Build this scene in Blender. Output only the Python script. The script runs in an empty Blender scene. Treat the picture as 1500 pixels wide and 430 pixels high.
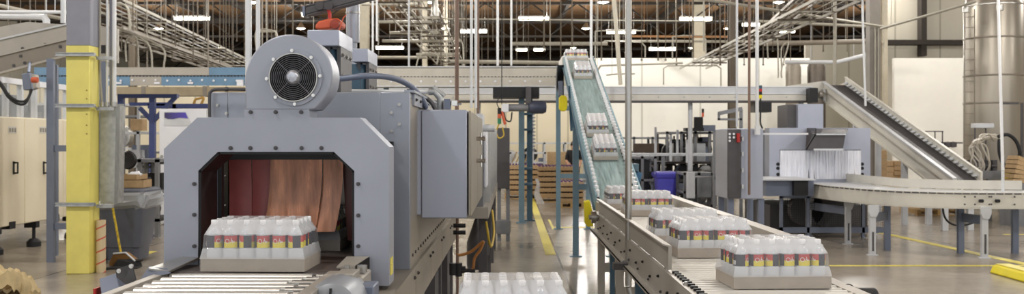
import bpy, bmesh, math, random
from mathutils import Vector, Matrix
random.seed(7)
SC = bpy.context.scene
COL = SC.collection
F = 1400.0; HY = 207.0; CX = 750.0; CH = 1.55
def XX(px, Y): return (px - CX) * Y / F
def ZZ(py, Y): return CH - (py - HY) * Y / F
def P(px, py, Y): return Vector((XX(px, Y), Y, ZZ(py, Y)))
PI = math.pi

# ---------------------------------------------------------------- materials
def lin(c):
    c = c / 255.0
    return c / 12.92 if c <= 0.04045 else ((c + 0.055) / 1.055) ** 2.4
MATS = {}
def mat(name, rgb, rough=0.5, metal=0.0, var=0.06, scale=6.0, alpha=1.0, emit=0.0, bump=0.0, stretch=None, trans=0.0, spec=0.5, coat=0.0):
    if name in MATS: return MATS[name]
    m = bpy.data.materials.new(name); m.use_nodes = True
    nt = m.node_tree; b = nt.nodes['Principled BSDF']
    col = (lin(rgb[0]), lin(rgb[1]), lin(rgb[2]), 1)
    b.inputs['Base Color'].default_value = col
    b.inputs['Roughness'].default_value = rough
    b.inputs['Metallic'].default_value = metal
    b.inputs['Alpha'].default_value = alpha
    b.inputs['Specular IOR Level'].default_value = spec
    b.inputs['Coat Weight'].default_value = coat
    if trans: b.inputs['Transmission Weight'].default_value = trans
    if emit:
        b.inputs['Emission Color'].default_value = col
        b.inputs['Emission Strength'].default_value = emit
    if var > 0:
        tc = nt.nodes.new('ShaderNodeTexCoord'); mp = nt.nodes.new('ShaderNodeMapping')
        if stretch: mp.inputs['Scale'].default_value = stretch
        nz = nt.nodes.new('ShaderNodeTexNoise'); nz.inputs['Scale'].default_value = scale
        nz.inputs['Detail'].default_value = 5
        rp = nt.nodes.new('ShaderNodeValToRGB')
        rp.color_ramp.elements[0].position = 0.3; rp.color_ramp.elements[1].position = 0.7
        rp.color_ramp.elements[0].color = tuple(max(0, c * (1 - var * 1.6)) for c in col[:3]) + (1,)
        rp.color_ramp.elements[1].color = tuple(min(1, c * (1 + var)) for c in col[:3]) + (1,)
        nt.links.new(tc.outputs['Object'], mp.inputs['Vector']); nt.links.new(mp.outputs['Vector'], nz.inputs['Vector'])
        nt.links.new(nz.outputs['Fac'], rp.inputs['Fac']); nt.links.new(rp.outputs['Color'], b.inputs['Base Color'])
        mr = nt.nodes.new('ShaderNodeMapRange'); mr.inputs['To Min'].default_value = max(0.02, rough - 0.08); mr.inputs['To Max'].default_value = min(1, rough + 0.08)
        nt.links.new(nz.outputs['Fac'], mr.inputs['Value']); nt.links.new(mr.outputs['Result'], b.inputs['Roughness'])
        if bump:
            bp = nt.nodes.new('ShaderNodeBump'); bp.inputs['Strength'].default_value = bump; bp.inputs['Distance'].default_value = 0.02
            nt.links.new(nz.outputs['Fac'], bp.inputs['Height']); nt.links.new(bp.outputs['Normal'], b.inputs['Normal'])
    MATS[name] = m
    return m

HOOD = mat('hood_paint', (166, 170, 182), 0.42, 0.3, 0.05, 3)
CABM = mat('cabinet_paint', (170, 175, 190), 0.38, 0.3, 0.03, 3)
BODY = mat('body_metal', (158, 163, 174), 0.4, 0.45, 0.07, 2.5, stretch=(1, 1, .4))
SIDE = mat('side_metal', (158, 150, 136), 0.4, 0.5, 0.08, 3)
BLACKM = mat('black_metal', (24, 24, 26), 0.45, 0.2, 0.05)
BLACKR = mat('black_rubber', (30, 30, 32), 0.6, 0, 0.1)
BELTD = mat('dark_belt', (84, 77, 74), 0.5, 0, 0.15, 20)
COPPER = mat('copper_strip', (204, 142, 110), 0.26, 0.15, 0.3, 5, bump=0.08, stretch=(6, 1, 1))
REDF = mat('red_strip', (184, 96, 92), 0.35, 0.0, 0.15, 6)
CHROME = mat('chrome', (215, 213, 208), 0.2, 1.0, 0)
ROLL = mat('roller_steel', (226, 225, 220), 0.3, 0.6, 0)
ROLLG = mat('roller_grey', (214, 212, 205), 0.48, 0.25, 0)
RODM = mat('rod_brown', (92, 82, 68), 0.6, 0.1, 0.05)
STEEL = mat('steel', (185, 183, 178), 0.33, 0.9, 0.06, 8)
GALV = mat('galvanised', (176, 178, 178), 0.45, 0.7, 0.14, 14)
COLG = mat('column_grey', (146, 148, 160), 0.5, 0, 0.04)
YEL = mat('yellow_paint', (240, 229, 124), 0.45, 0, 0.04)
YEL2 = mat('bright_yellow', (236, 220, 30), 0.5, 0, 0.04)
YELT = mat('floor_tape_yellow', (226, 212, 96), 0.5, 0, 0.1, 12)
TAUPE = mat('taupe_paint', (172, 166, 156), 0.42, 0.25, 0.05)
TAUPD = mat('taupe_dark', (140, 132, 120), 0.45, 0.25, 0.05)
CREAM = mat('cream_conveyor', (216, 213, 203), 0.45, 0.03, 0.03)
BEIGE = mat('beige_panel', (240, 229, 202), 0.35, 0, 0.03, 1.5)
WHITEP = mat('white_panel', (232, 234, 240), 0.35, 0, 0.02)
TEAL = mat('teal_paint', (100, 126, 140), 0.45, 0.1, 0.06)
TEALD = mat('teal_dark', (62, 90, 108), 0.45, 0.1, 0.06)
BLUEC = mat('blue_conveyor', (106, 140, 168), 0.45, 0.1, 0.06)
BELT = mat('teal_belt', (142, 165, 166), 0.35, 0, 0.24, 9, stretch=(5, .3, .3))
NAVY = mat('navy_paint', (62, 74, 126), 0.45, 0.1, 0.05)
SLATE = mat('slate_paint', (118, 126, 144), 0.45, 0.3, 0.05)
SLATED = mat('slate_dark', (84, 82, 84), 0.5, 0.3, 0.08)
GREYM = mat('grey_machine', (128, 130, 134), 0.5, 0.2, 0.08)
LGREY = mat('light_grey', (205, 208, 212), 0.45, 0.1, 0.04)
CARD = mat('cardboard', (182, 154, 116), 0.85, 0, 0.08, 20)
TRAYC = mat('tray_board', (178, 166, 150), 0.85, 0, 0.05, 25)
WOOD = mat('pallet_wood', (190, 156, 104), 0.8, 0, 0.15, 8, stretch=(1, 8, 8))
PULP = mat('pulp_board', (206, 186, 142), 0.9, 0, 0.1, 12, bump=0.3)
BINB = mat('blue_bin', (98, 96, 224), 0.4, 0, 0.05)
BING = mat('grey_bin', (92, 96, 108), 0.5, 0, 0.08)
ORANGE = mat('orange_paint', (206, 92, 58), 0.45, 0, 0.06)
RED = mat('red_plastic', (190, 40, 34), 0.4, 0, 0.04)
GREEN = mat('green_plastic', (40, 130, 90), 0.4, 0, 0.04)
ROPE = mat('rope', (190, 150, 80), 0.9, 0, 0.1)
BRASSH = mat('amber_hose', (176, 118, 60), 0.35, 0, 0.06)
BROWNP = mat('brown_pipe', (128, 104, 90), 0.5, 0.2, 0.08)
WHPIPE = mat('white_pipe', (224, 226, 228), 0.35, 0.1, 0.03)
PALE = mat('pale_pipe', (168, 163, 150), 0.45, 0.2, 0.06)
DUCTM = mat('duct_metal', (172, 176, 186), 0.35, 0.5, 0.07)
ROOFM = mat('roof_boards', (120, 90, 58), 0.85, 0, 0.3, 1.2, stretch=(0.3, 3, 1))
ROOFD = mat('roof_steel', (44, 38, 32), 0.8, 0, 0.1)
GLASSP = mat('clear_panel', (200, 208, 212), 0.1, 0, 0, alpha=0.12)
CAPM = mat('bottle_cap', (244, 244, 246), 0.4, 0, 0)
PLASTIC = mat('bottle_plastic', (238, 241, 246), 0.13, 0, 0, alpha=0.66, coat=0.5)
FILM = mat('shrink_film', (246, 247, 250), 0.14, 0, 0, alpha=0.13, coat=0.3)
FILMT = mat('shrink_film_gathered', (250, 251, 253), 0.16, 0, 0, alpha=0.42, coat=0.3)
LBLK = mat('label_black', (46, 46, 58), 0.4, 0, 0)
LWHT = mat('label_white', (240, 240, 240), 0.4, 0, 0)
PURPLE = mat('purple_caps', (96, 66, 112), 0.5, 0, 0.1)
STRIP = mat('white_strip', (240, 242, 250), 0.4, 0, 0.02)
LAMPW = mat('lamp_glow', (255, 248, 226), 0.4, 0, 0, emit=9)
SKIN = mat('skin', (208, 160, 130), 0.55, 0, 0.05)
HAIR = mat('hair', (70, 56, 44), 0.7, 0, 0.1)
SHIRT = mat('black_shirt', (28, 28, 32), 0.8, 0, 0.1)
JEANS = mat('dark_trousers', (48, 54, 70), 0.8, 0, 0.1)
BRISTLE = mat('bristle', (136, 100, 56), 0.9, 0, 0.2)
BAG = mat('clear_bag', (222, 226, 230), 0.12, 0, 0, alpha=0.4)

# label: red over yellow, split by height of the label itself
def label_mat():
    m = bpy.data.materials.new('label_print'); m.use_nodes = True; nt = m.node_tree; b = nt.nodes['Principled BSDF']
    tc = nt.nodes.new('ShaderNodeTexCoord'); sp = nt.nodes.new('ShaderNodeSeparateXYZ')
    nt.links.new(tc.outputs['Generated'], sp.inputs[0])
    nz = nt.nodes.new('ShaderNodeTexNoise'); nz.inputs['Scale'].default_value = 4
    nt.links.new(tc.outputs['Generated'], nz.inputs['Vector'])
    ad = nt.nodes.new('ShaderNodeMath'); ad.operation = 'MULTIPLY_ADD'; ad.inputs[1].default_value = 0.25
    nt.links.new(nz.outputs['Fac'], ad.inputs[0]); nt.links.new(sp.outputs['Z'], ad.inputs[2])
    rp = nt.nodes.new('ShaderNodeValToRGB'); rp.color_ramp.interpolation = 'CONSTANT'
    e = rp.color_ramp.elements; e[0].position = 0; e[0].color = (lin(236), lin(220), lin(70), 1); e[1].position = 0.60; e[1].color = (lin(198), lin(70), lin(66), 1)
    nt.links.new(ad.outputs[0], rp.inputs['Fac']); nt.links.new(rp.outputs['Color'], b.inputs['Base Color'])
    b.inputs['Roughness'].default_value = 0.4
    return m
LPRT = label_mat()

# ---------------------------------------------------------------- mesh helpers
def BM(): return bmesh.new()
def face(bm, vs, mi=0):
    try:
        f = bm.faces.new(vs); f.material_index = mi; return f
    except ValueError: return None
def box(bm, x0, x1, y0, y1, z0, z1, mi=0):
    if x0 > x1: x0, x1 = x1, x0
    if y0 > y1: y0, y1 = y1, y0
    if z0 > z1: z0, z1 = z1, z0
    v = [bm.verts.new(c) for c in ((x0,y0,z0),(x1,y0,z0),(x1,y1,z0),(x0,y1,z0),(x0,y0,z1),(x1,y0,z1),(x1,y1,z1),(x0,y1,z1))]
    for q in ((3,2,1,0),(4,5,6,7),(0,1,5,4),(1,2,6,5),(2,3,7,6),(3,0,4,7)): face(bm, [v[i] for i in q], mi)
def beam(bm, p0, p1, w, h, up=(0,0,1), mi=0):
    p0 = Vector(p0); p1 = Vector(p1); d = (p1 - p0).normalized(); up = Vector(up)
    if abs(d.dot(up)) > 0.99: up = Vector((0, 1, 0))
    s = d.cross(up).normalized(); u = s.cross(d).normalized()
    vs = []
    for p in (p0, p1):
        for a, b in ((-1,-1),(1,-1),(1,1),(-1,1)): vs.append(bm.verts.new(p + s * a * w / 2 + u * b * h / 2))
    for q in ((3,2,1,0),(4,5,6,7),(0,1,5,4),(1,2,6,5),(2,3,7,6),(3,0,4,7)): face(bm, [vs[i] for i in q], mi)
def prism(bm, pts, vec, mi=0):
    pts = [Vector(p) for p in pts]; vec = Vector(vec)
    a = [bm.verts.new(p) for p in pts]; b = [bm.verts.new(p + vec) for p in pts]
    face(bm, list(reversed(a)), mi); face(bm, b, mi)
    n = len(a)
    for i in range(n): face(bm, [a[i], a[(i+1) % n], b[(i+1) % n], b[i]], mi)
def ringframe(bm, outer, inner, vec, mi=0):
    vec = Vector(vec); o = [bm.verts.new(Vector(p)) for p in outer]; i_ = [bm.verts.new(Vector(p)) for p in inner]
    o2 = [bm.verts.new(Vector(p) + vec) for p in outer]; i2 = [bm.verts.new(Vector(p) + vec) for p in inner]
    n = len(o)
    for k in range(n):
        j = (k + 1) % n
        face(bm, [o[k], o[j], i_[j], i_[k]], mi); face(bm, [o2[k], i2[k], i2[j], o2[j]], mi)
        face(bm, [o[k], o2[k], o2[j], o[j]], mi); face(bm, [i_[k], i_[j], i2[j], i2[k]], mi)
def tube(bm, pts, r, seg=10, caps=True, mi=0):
    pts = [Vector(p) for p in pts]; n = len(pts); rings = []
    d0 = (pts[1] - pts[0]).normalized()
    s = d0.cross(Vector((0,0,1)))
    if s.length < 1e-3: s = d0.cross(Vector((0,1,0)))
    s.normalize()
    for i, p in enumerate(pts):
        if i == 0: d = d0
        elif i == n - 1: d = (pts[-1] - pts[-2]).normalized()
        else: d = ((pts[i+1] - p).normalized() + (p - pts[i-1]).normalized()).normalized()
        s = (s - d * s.dot(d)).normalized(); u = d.cross(s)
        rr = r[i] if isinstance(r, (list, tuple)) else r
        rings.append([bm.verts.new(p + (s * math.cos(2*PI*k/seg) + u * math.sin(2*PI*k/seg)) * rr) for k in range(seg)])
    for i in range(n - 1):
        for k in range(seg):
            j = (k + 1) % seg; face(bm, [rings[i][k], rings[i][j], rings[i+1][j], rings[i+1][k]], mi)
    if caps: face(bm, list(reversed(rings[0])), mi); face(bm, rings[-1], mi)
def cyl(bm, p0, p1, r, seg=16, mi=0): tube(bm, [p0, p1], r, seg, True, mi)
def smoothpath(pts, n=6):
    pts = [Vector(p) for p in pts]; out = []
    for i in range(len(pts) - 1):
        p0 = pts[max(i-1, 0)]; p1 = pts[i]; p2 = pts[i+1]; p3 = pts[min(i+2, len(pts)-1)]
        for k in range(n):
            t = k / n
            out.append(0.5 * ((2*p1) + (p2-p0)*t + (2*p0-5*p1+4*p2-p3)*t*t + (3*p1-p0-3*p2+p3)*t**3))
    out.append(pts[-1]); return out
def lathe(bm, prof, c=(0,0,0), axis='Z', seg=24, mi=0, a0=0, a1=2*PI):
    c = Vector(c); full = abs(a1 - a0 - 2*PI) < 1e-6; m = seg if full else seg + 1; rings = []
    for r, h in prof:
        ring = []
        for k in range(m):
            a = a0 + (a1 - a0) * k / seg
            x, y = r * math.cos(a), r * math.sin(a)
            v = {'Z': (x, y, h), 'Y': (x, h, y), 'X': (h, x, y)}[axis]
            ring.append(bm.verts.new(c + Vector(v)))
        rings.append(ring)
    for i in range(len(rings) - 1):
        for k in range(seg if full else seg):
            j = (k + 1) % m
            if not full and k == seg: continue
            face(bm, [rings[i][k], rings[i][j], rings[i+1][j], rings[i+1][k]], mi)
    if full and prof[0] != prof[-1]:
        if prof[0][0] > 1e-5: face(bm, list(reversed(rings[0])), mi)
        if prof[-1][0] > 1e-5: face(bm, rings[-1], mi)
def sphere(bm, c, r, seg=12, rings=8, sc=(1,1,1)):
    c = Vector(c); prof = []
    for i in range(rings + 1):
        a = PI * i / rings; prof.append((math.sin(a) * r, -math.cos(a) * r))
    R = []
    for pr, h in prof:
        R.append([bm.verts.new(c + Vector((pr*math.cos(2*PI*k/seg)*sc[0], pr*math.sin(2*PI*k/seg)*sc[1], h*sc[2]))) for k in range(seg)])
    for i in range(rings):
        for k in range(seg): face(bm, [R[i][k], R[i][(k+1)%seg], R[i+1][(k+1)%seg], R[i+1][k]])
    bmesh.ops.remove_doubles(bm, verts=[v for q in R for v in q], dist=1e-6)
def sheet(bm, rows, thick=(0, 0.003, 0), mi=0):
    t = Vector(thick)
    A = [[bm.verts.new(Vector(p)) for p in r] for r in rows]; B = [[bm.verts.new(Vector(p) + t) for p in r] for r in rows]
    n, m = len(rows), len(rows[0])
    for i in range(n-1):
        for j in range(m-1):
            face(bm, [A[i][j], A[i][j+1], A[i+1][j+1], A[i+1][j]], mi); face(bm, [B[i][j], B[i+1][j], B[i+1][j+1], B[i][j+1]], mi)
    for i in range(n-1):
        face(bm, [A[i][0], A[i+1][0], B[i+1][0], B[i][0]], mi); face(bm, [A[i][m-1], B[i][m-1], B[i+1][m-1], A[i+1][m-1]], mi)
    for j in range(m-1):
        face(bm, [A[0][j], B[0][j], B[0][j+1], A[0][j+1]], mi); face(bm, [A[n-1][j], A[n-1][j+1], B[n-1][j+1], B[n-1][j]], mi)

# ---------------------------------------------------------------- objects
ROOTLOC = {}
def props(o, label=None, cat=None, group=None, kind=None):
    if label: o['label'] = label
    if cat: o['category'] = cat
    if group: o['group'] = group
    if kind: o['kind'] = kind
def thing(name, label, cat, loc=(0,0,0), group=None):
    o = bpy.data.objects.new(name, None); COL.objects.link(o); o.empty_display_size = 0.1
    o.location = loc; ROOTLOC[o.name] = Vector(loc); props(o, label, cat, group); return o
def obj(name, bm, m, parent=None, bevel=0.0, smooth=True, label=None, kind=None):
    bmesh.ops.recalc_face_normals(bm, faces=bm.faces[:])
    L = Vector((0,0,0))
    if parent is not None: L = ROOTLOC.get(parent.name, Vector((0,0,0)))
    else:
        vs = [v.co for v in bm.verts]
        if vs:
            L = Vector(((min(v.x for v in vs)+max(v.x for v in vs))/2, (min(v.y for v in vs)+max(v.y for v in vs))/2, min(v.z for v in vs)))
    for v in bm.verts: v.co -= L
    me = bpy.data.meshes.new(name); bm.to_mesh(me); bm.free()
    for mm in (m if isinstance(m, (list, tuple)) else [m]): me.materials.append(mm)
    if smooth:
        me.polygons.foreach_set('use_smooth', [True] * len(me.polygons))
        me.set_sharp_from_angle(angle=math.radians(35))
    o = bpy.data.objects.new(name, me); COL.objects.link(o)
    if parent is not None:
        o.parent = parent; ROOTLOC[o.name] = L
    else:
        o.location = L; ROOTLOC[o.name] = L
    if bevel:
        b = o.modifiers.new('edge', 'BEVEL'); b.width = bevel; b.segments = 2; b.limit_method = 'ANGLE'; b.angle_limit = math.radians(50)
        b.harden_normals = False
    props(o, label, None, None, kind)
    return o
def solo(name, bm, m, label, cat, group=None, bevel=0.0, kind=None, smooth=True):
    o = obj(name, bm, m, None, bevel, smooth); props(o, label, cat, group, kind); return o
def struct(name, bm, m, parent=None, bevel=0.0):
    o = obj(name, bm, m, parent, bevel)
    if parent is None: o['kind'] = 'structure'
    return o
def B(x0,x1,y0,y1,z0,z1):
    bm = BM(); box(bm,x0,x1,y0,y1,z0,z1); return bm
def kids(o): return [c for c in COL.objects if c.parent == o]
CH_CACHE = {}
def copy_thing(root, loc, rot, label, group=None):
    r = root.copy(); COL.objects.link(r); r.location = loc; r.rotation_euler = rot; ROOTLOC[r.name] = Vector(loc)
    r['label'] = label
    if group: r['group'] = group
    def rec(src, dst):
        for ch in CH_CACHE[src.name]:
            c = ch.copy(); COL.objects.link(c); c.parent = dst
            if ch.name in CH_CACHE: rec(ch, c)
    rec(root, r); return r
def cache_children(root):
    m = {}
    for c in COL.objects:
        if c.parent: m.setdefault(c.parent.name, []).append(c)
    def rec(o):
        CH_CACHE[o.name] = m.get(o.name, [])
        for c in CH_CACHE[o.name]:
            if c.name in m: rec(c)
    rec(root)
def bolts(parent, pts, r=0.009, m=None, axis=(0,-1,0), name='bolt'):
    for p in pts:
        bm = BM(); p = Vector(p); a = Vector(axis)
        cyl(bm, p - a*0.001, p + a*0.008, r, 8); cyl(bm, p + a*0.006, p + a*0.012, r*0.6, 6)
        obj(name, bm, m or STEEL, parent)
LAMP_E = 620; WORLD_S = 1.0; EXPO = 0.12
# ================================================================ setting
def floor_mat():
    m = bpy.data.materials.new('polished_concrete'); m.use_nodes = True; nt = m.node_tree; b = nt.nodes['Principled BSDF']
    N = nt.nodes.new; L = nt.links.new
    tc = N('ShaderNodeTexCoord')
    n1 = N('ShaderNodeTexNoise'); n1.inputs['Scale'].default_value = 0.45; n1.inputs['Detail'].default_value = 8; n1.inputs['Roughness'].default_value = 0.62
    n2 = N('ShaderNodeTexNoise'); n2.inputs['Scale'].default_value = 9; n2.inputs['Detail'].default_value = 6
    L(tc.outputs['Object'], n1.inputs['Vector']); L(tc.outputs['Object'], n2.inputs['Vector'])
    rp = N('ShaderNodeValToRGB'); e = rp.color_ramp.elements
    e[0].position = 0.3; e[0].color = (lin(128), lin(119), lin(106), 1); e[1].position = 0.72; e[1].color = (lin(170), lin(161), lin(147), 1)
    mx = N('ShaderNodeMath'); mx.operation = 'MULTIPLY_ADD'; mx.inputs[1].default_value = 0.25
    L(n2.outputs['Fac'], mx.inputs[0])
    sb = N('ShaderNodeMath'); sb.operation = 'MULTIPLY'; sb.inputs[1].default_value = 0.78
    L(n1.outputs['Fac'], sb.inputs[0]); L(sb.outputs[0], mx.inputs[2]); L(mx.outputs[0], rp.inputs['Fac'])
    # saw-cut joints
    sp = N('ShaderNodeSeparateXYZ'); L(tc.outputs['Object'], sp.inputs[0])
    def joint(axis, off, per, w):
        a = N('ShaderNodeMath'); a.operation = 'ADD'; a.inputs[1].default_value = off; L(sp.outputs[axis], a.inputs[0])
        pp = N('ShaderNodeMath'); pp.operation = 'PINGPONG'; pp.inputs[1].default_value = per / 2; L(a.outputs[0], pp.inputs[0])
        c = N('ShaderNodeMath'); c.operation = 'LESS_THAN'; c.inputs[1].default_value = w; L(pp.outputs[0], c.inputs[0]); return c
    jx = joint('X', -0.62, 6.0, 0.014); jy = joint('Y', 1.4, 6.0, 0.02)
    mm = N('ShaderNodeMath'); mm.operation = 'MAXIMUM'; L(jx.outputs[0], mm.inputs[0]); L(jy.outputs[0], mm.inputs[1])
    mc = N('ShaderNodeMix'); mc.data_type = 'RGBA'; mc.inputs[7].default_value = (lin(84), lin(78), lin(70), 1)
    L(mm.outputs[0], mc.inputs[0]); L(rp.outputs['Color'], mc.inputs[6]); L(mc.outputs[2], b.inputs['Base Color'])
    mr = N('ShaderNodeMapRange'); mr.inputs['To Min'].default_value = 0.14; mr.inputs['To Max'].default_value = 0.34
    L(n1.outputs['Fac'], mr.inputs['Value']); L(mr.outputs['Result'], b.inputs['Roughness'])
    b.inputs['Specular IOR Level'].default_value = 0.6
    return m
def panel_mat(name, rgb, per, rough=0.5):
    m = bpy.data.materials.new(name); m.use_nodes = True; nt = m.node_tree; b = nt.nodes['Principled BSDF']
    N = nt.nodes.new; L = nt.links.new; tc = N('ShaderNodeTexCoord'); sp = N('ShaderNodeSeparateXYZ'); L(tc.outputs['Object'], sp.inputs[0])
    ad = N('ShaderNodeMath'); ad.operation = 'ADD'; L(sp.outputs['X'], ad.inputs[0]); L(sp.outputs['Y'], ad.inputs[1])
    pp = N('ShaderNodeMath'); pp.operation = 'PINGPONG'; pp.inputs[1].default_value = per / 2; L(ad.outputs[0], pp.inputs[0])
    c = N('ShaderNodeMath'); c.operation = 'LESS_THAN'; c.inputs[1].default_value = 0.03; L(pp.outputs[0], c.inputs[0])
    nz = N('ShaderNodeTexNoise'); nz.inputs['Scale'].default_value = 0.6; L(tc.outputs['Object'], nz.inputs['Vector'])
    rp = N('ShaderNodeValToRGB'); k = [lin(v) for v in rgb]; e = rp.color_ramp.elements
    e[0].position = .3; e[0].color = (k[0]*.92, k[1]*.92, k[2]*.9, 1); e[1].position = .7; e[1].color = (*k, 1); L(nz.outputs['Fac'], rp.inputs['Fac'])
    mc = N('ShaderNodeMix'); mc.data_type = 'RGBA'; mc.inputs[7].default_value = (k[0]*.6, k[1]*.6, k[2]*.57, 1)
    L(c.outputs[0], mc.inputs[0]); L(rp.outputs['Color'], mc.inputs[6]); L(mc.outputs[2], b.inputs['Base Color']); b.inputs['Roughness'].default_value = rough
    return m
FLOORM = floor_mat()
WCREAM = panel_mat('wall_cream', (232, 222, 196), 1.3); WWHITE = panel_mat('wall_white', (246, 244, 236), 2.2)
WTAUPE = panel_mat('wall_warm_grey', (180, 174, 160), 1.6)
struct('floor', B(-30, 30, -8, 100, -0.1, 0), FLOORM)
RZ = 9.2
struct('ceiling', B(-30, 30, -8, 100, RZ, RZ + 0.15), ROOFM)
struct('wall_left', B(-30.2, -30, -8, 100, 0, RZ), WTAUPE)
struct('wall_right', B(30, 30.2, -8, 100, 0, RZ), WTAUPE)
struct('wall_far', B(-30, 30, 99.8, 100, 0, RZ), mat('far_wall', (96, 84, 66), .8, 0, .1))
# partition walls inside the hall
struct('wall_rear', B(XX(858, 36), XX(1186, 36), 36, 36.2, 0, ZZ(85, 36)), WWHITE)
struct('wall_rear_left', B(XX(-200, 40), XX(856, 40), 40, 40.2, 0, ZZ(118, 40)), WCREAM)
struct('wall_side', B(XX(1180, 41), XX(1300, 41), 41, 41.2, 0, ZZ(62, 41)), WTAUPE)
struct('wall_rear_right', B(XX(1292, 34), 29.9, 34, 34.2, 0, RZ), WTAUPE)
struct('wall_near_right', B(XX(1310, 28), XX(1413, 28), 28, 28.15, 0, ZZ(85, 28)), mat('plain_white', (244, 241, 232), .5, 0, 0.01))
# roof steel
n = 0
for y in (10, 18, 26, 34, 42, 50, 58, 66, 74, 82, 90):
    n += 1
    bm = BM(); box(bm, -29.9, 29.9, y - .11, y + .11, RZ - 0.5, RZ - 0.36); box(bm, -29.9, 29.9, y - .11, y + .11, RZ - 1.35, RZ - 1.22)
    x = -29
    while x < 29:
        beam(bm, (x, y, RZ - 1.3), (x + 1.2, y, RZ - .42), .07, .07); beam(bm, (x + 1.2, y, RZ - .42), (x + 2.4, y, RZ - 1.3), .07, .07); x += 2.4
    struct('trim_%d' % n, bm, ROOFD)
for x in [-24 + 3.0 * i for i in range(17)]:
    n += 1
    struct('trim_%d' % n, B(x - .08, x + .08, -7.9, 99.7, RZ - 0.36, RZ - 0.02), ROOFD)
n += 1
struct('trim_%d' % n, B(XX(1290, 33.7), 29.5, 33.5, 33.9, ZZ(66, 33.7), ZZ(59, 33.7)), ROOFD)
n += 1
struct('trim_%d' % n, B(XX(1349, 33.6), XX(1357, 33.6), 33.55, 33.9, ZZ(82, 33.7), RZ-.02), ROOFD)

# floor markings
g = 'yellow floor tape lines'
def tape(x0, x1, y0, y1, label): solo('floor_tape', B(x0, x1, y0, y1, 0.0, 0.004), YELT, label, 'floor tape', g)
tape(.46, .60, 13.1, 26, 'yellow tape line along the aisle beside the shrink tunnel')
bm = BM(); box(bm, XX(808, 17.2), XX(874, 17.2), 17.2, 17.33, 0, .004); box(bm, XX(808, 17.2), XX(811.5, 17.2), 16.9, 19.0, 0, .0045)
solo('floor_tape', bm, YELT, 'yellow tape corner mark on floor beside the teal post', 'floor tape', g)
tape(XX(1215, 11.95), 12, 11.9, 11.98, 'yellow tape line crossing in front of the curved conveyor')
bm = BM(); prism(bm, [(6.2, 16.2, 0), (6.34, 16.2, 0), (6.62, 11.1, 0), (6.48, 11.1, 0)], (0, 0, .0045))
solo('floor_tape', bm, YELT, 'slanting yellow tape line running under the curved conveyor', 'floor tape', g)
tape(8.2, 12, 15.9, 16.0, 'short yellow tape line behind the curved conveyor legs', )
tape(XX(210, 13.3), XX(222, 13.3), 13.2, 13.5, 'small yellow tape patch beside the grey rubbish bin')

# lamps: high bays on an even grid
def make_highbay(loc, label, group):
    t = thing('high_bay_lamp', label, 'ceiling lamp', loc, group); x, y, z = loc
    bm = BM(); lathe(bm, [(0.06, .34), (.09, .3), (.12, .2), (.25, .04), (.27, 0), (.25, 0.0), (.10, .19)], loc, 'Z', 20); obj('reflector', bm, STEEL, t)
    bm = BM(); lathe(bm, [(0.001, -.05), (.12, -.03), (.2, .02), (.15, .1), (.001, .12)], loc, 'Z', 16); obj('bulb', bm, LAMPW, t)
    bm = BM(); cyl(bm, (x, y, z + .33), (x, y, RZ - .02), .012, 6); obj('hanger', bm, STEEL, t)
    return t
hb = None
LAMPLAB = {(4.1, 43): 'largest glowing bell lamp above the steel post and incline', (4.1, 53): 'glowing bell lamp above the incline crest, middle one of three in line', (4.1, 64): 'smallest glowing bell lamp just above the incline crest',
 (12.0, 43): 'glowing bell lamp at the roof edge above the far shrink tunnel', (12.0, 53): 'glowing bell lamp beside the slim dark column', (12.0, 64): 'small bell lamp beside the broad pale column',
 (-3.7, 53): 'glowing bell lamp beside the narrow cream column among pipe racks', (-3.7, 43): 'bell lamp by the cream column above the cable racks', (-3.7, 64): 'small bell lamp close above the overhead conveyor bottles',
 (-11.7, 53): 'glowing bell lamp between the blower risers and the fan motor caps', (-11.7, 64): 'small bell lamp low behind the blower top', (-11.7, 43): 'bell lamp over the blower near the riser pipes', (-19.6, 53): 'bell lamp over the cable rack beside the white cabinet', (-19.6, 64): 'small bell lamp at the low end of the cable racks'}
GLINTLAB = ['strip light over the cable racks between column and blower', 'strip light between the brown drop pipe and the white pair', 'strip light above the overhead conveyor bend, highest there', 'strip light crossed by the upright steel post', 'strip light low over the white partition, beside the steel post', 'strip light before the broad pale column', 'strip light behind the pipe rack beside the exhaust duct', 'short strip light above the conveyor bottles, of a close pair the one by the aisle', 'short strip light above the conveyor bottles, of a close pair the one by the incline', 'short strip light beside the grey and brown drop pipes', 'short strip light behind the cable rack over the far tunnel', 'very short strip light over the fan motor caps']
rows = {43: 'first', 53: 'second', 64: 'third'}
for yi, y in enumerate((2, 12, 23, 33, 43, 53, 64)):
    for xi, x in enumerate((-19.6, -11.7, -3.7, 4.1, 12.0, 20)):
        lab = LAMPLAB.get((x, y), 'bell shaped high bay lamp hanging from the dark roof')
        if hb is None:
            hb = make_highbay((x, y, 7.8), lab, 'high bay lamps under the roof'); cache_children(hb)
        else: copy_thing(hb, (x, y, 7.8), (0, 0, 0), lab)
        if y < 60:
            ld = bpy.data.lights.new('lamp_light', 'POINT'); ld.shadow_soft_size = 0.3; ld.energy = LAMP_E; ld.color = (1, .97, .92)
            lo = bpy.data.objects.new('lamp_light', ld); COL.objects.link(lo); lo.location = (x, y, 7.42)
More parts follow.
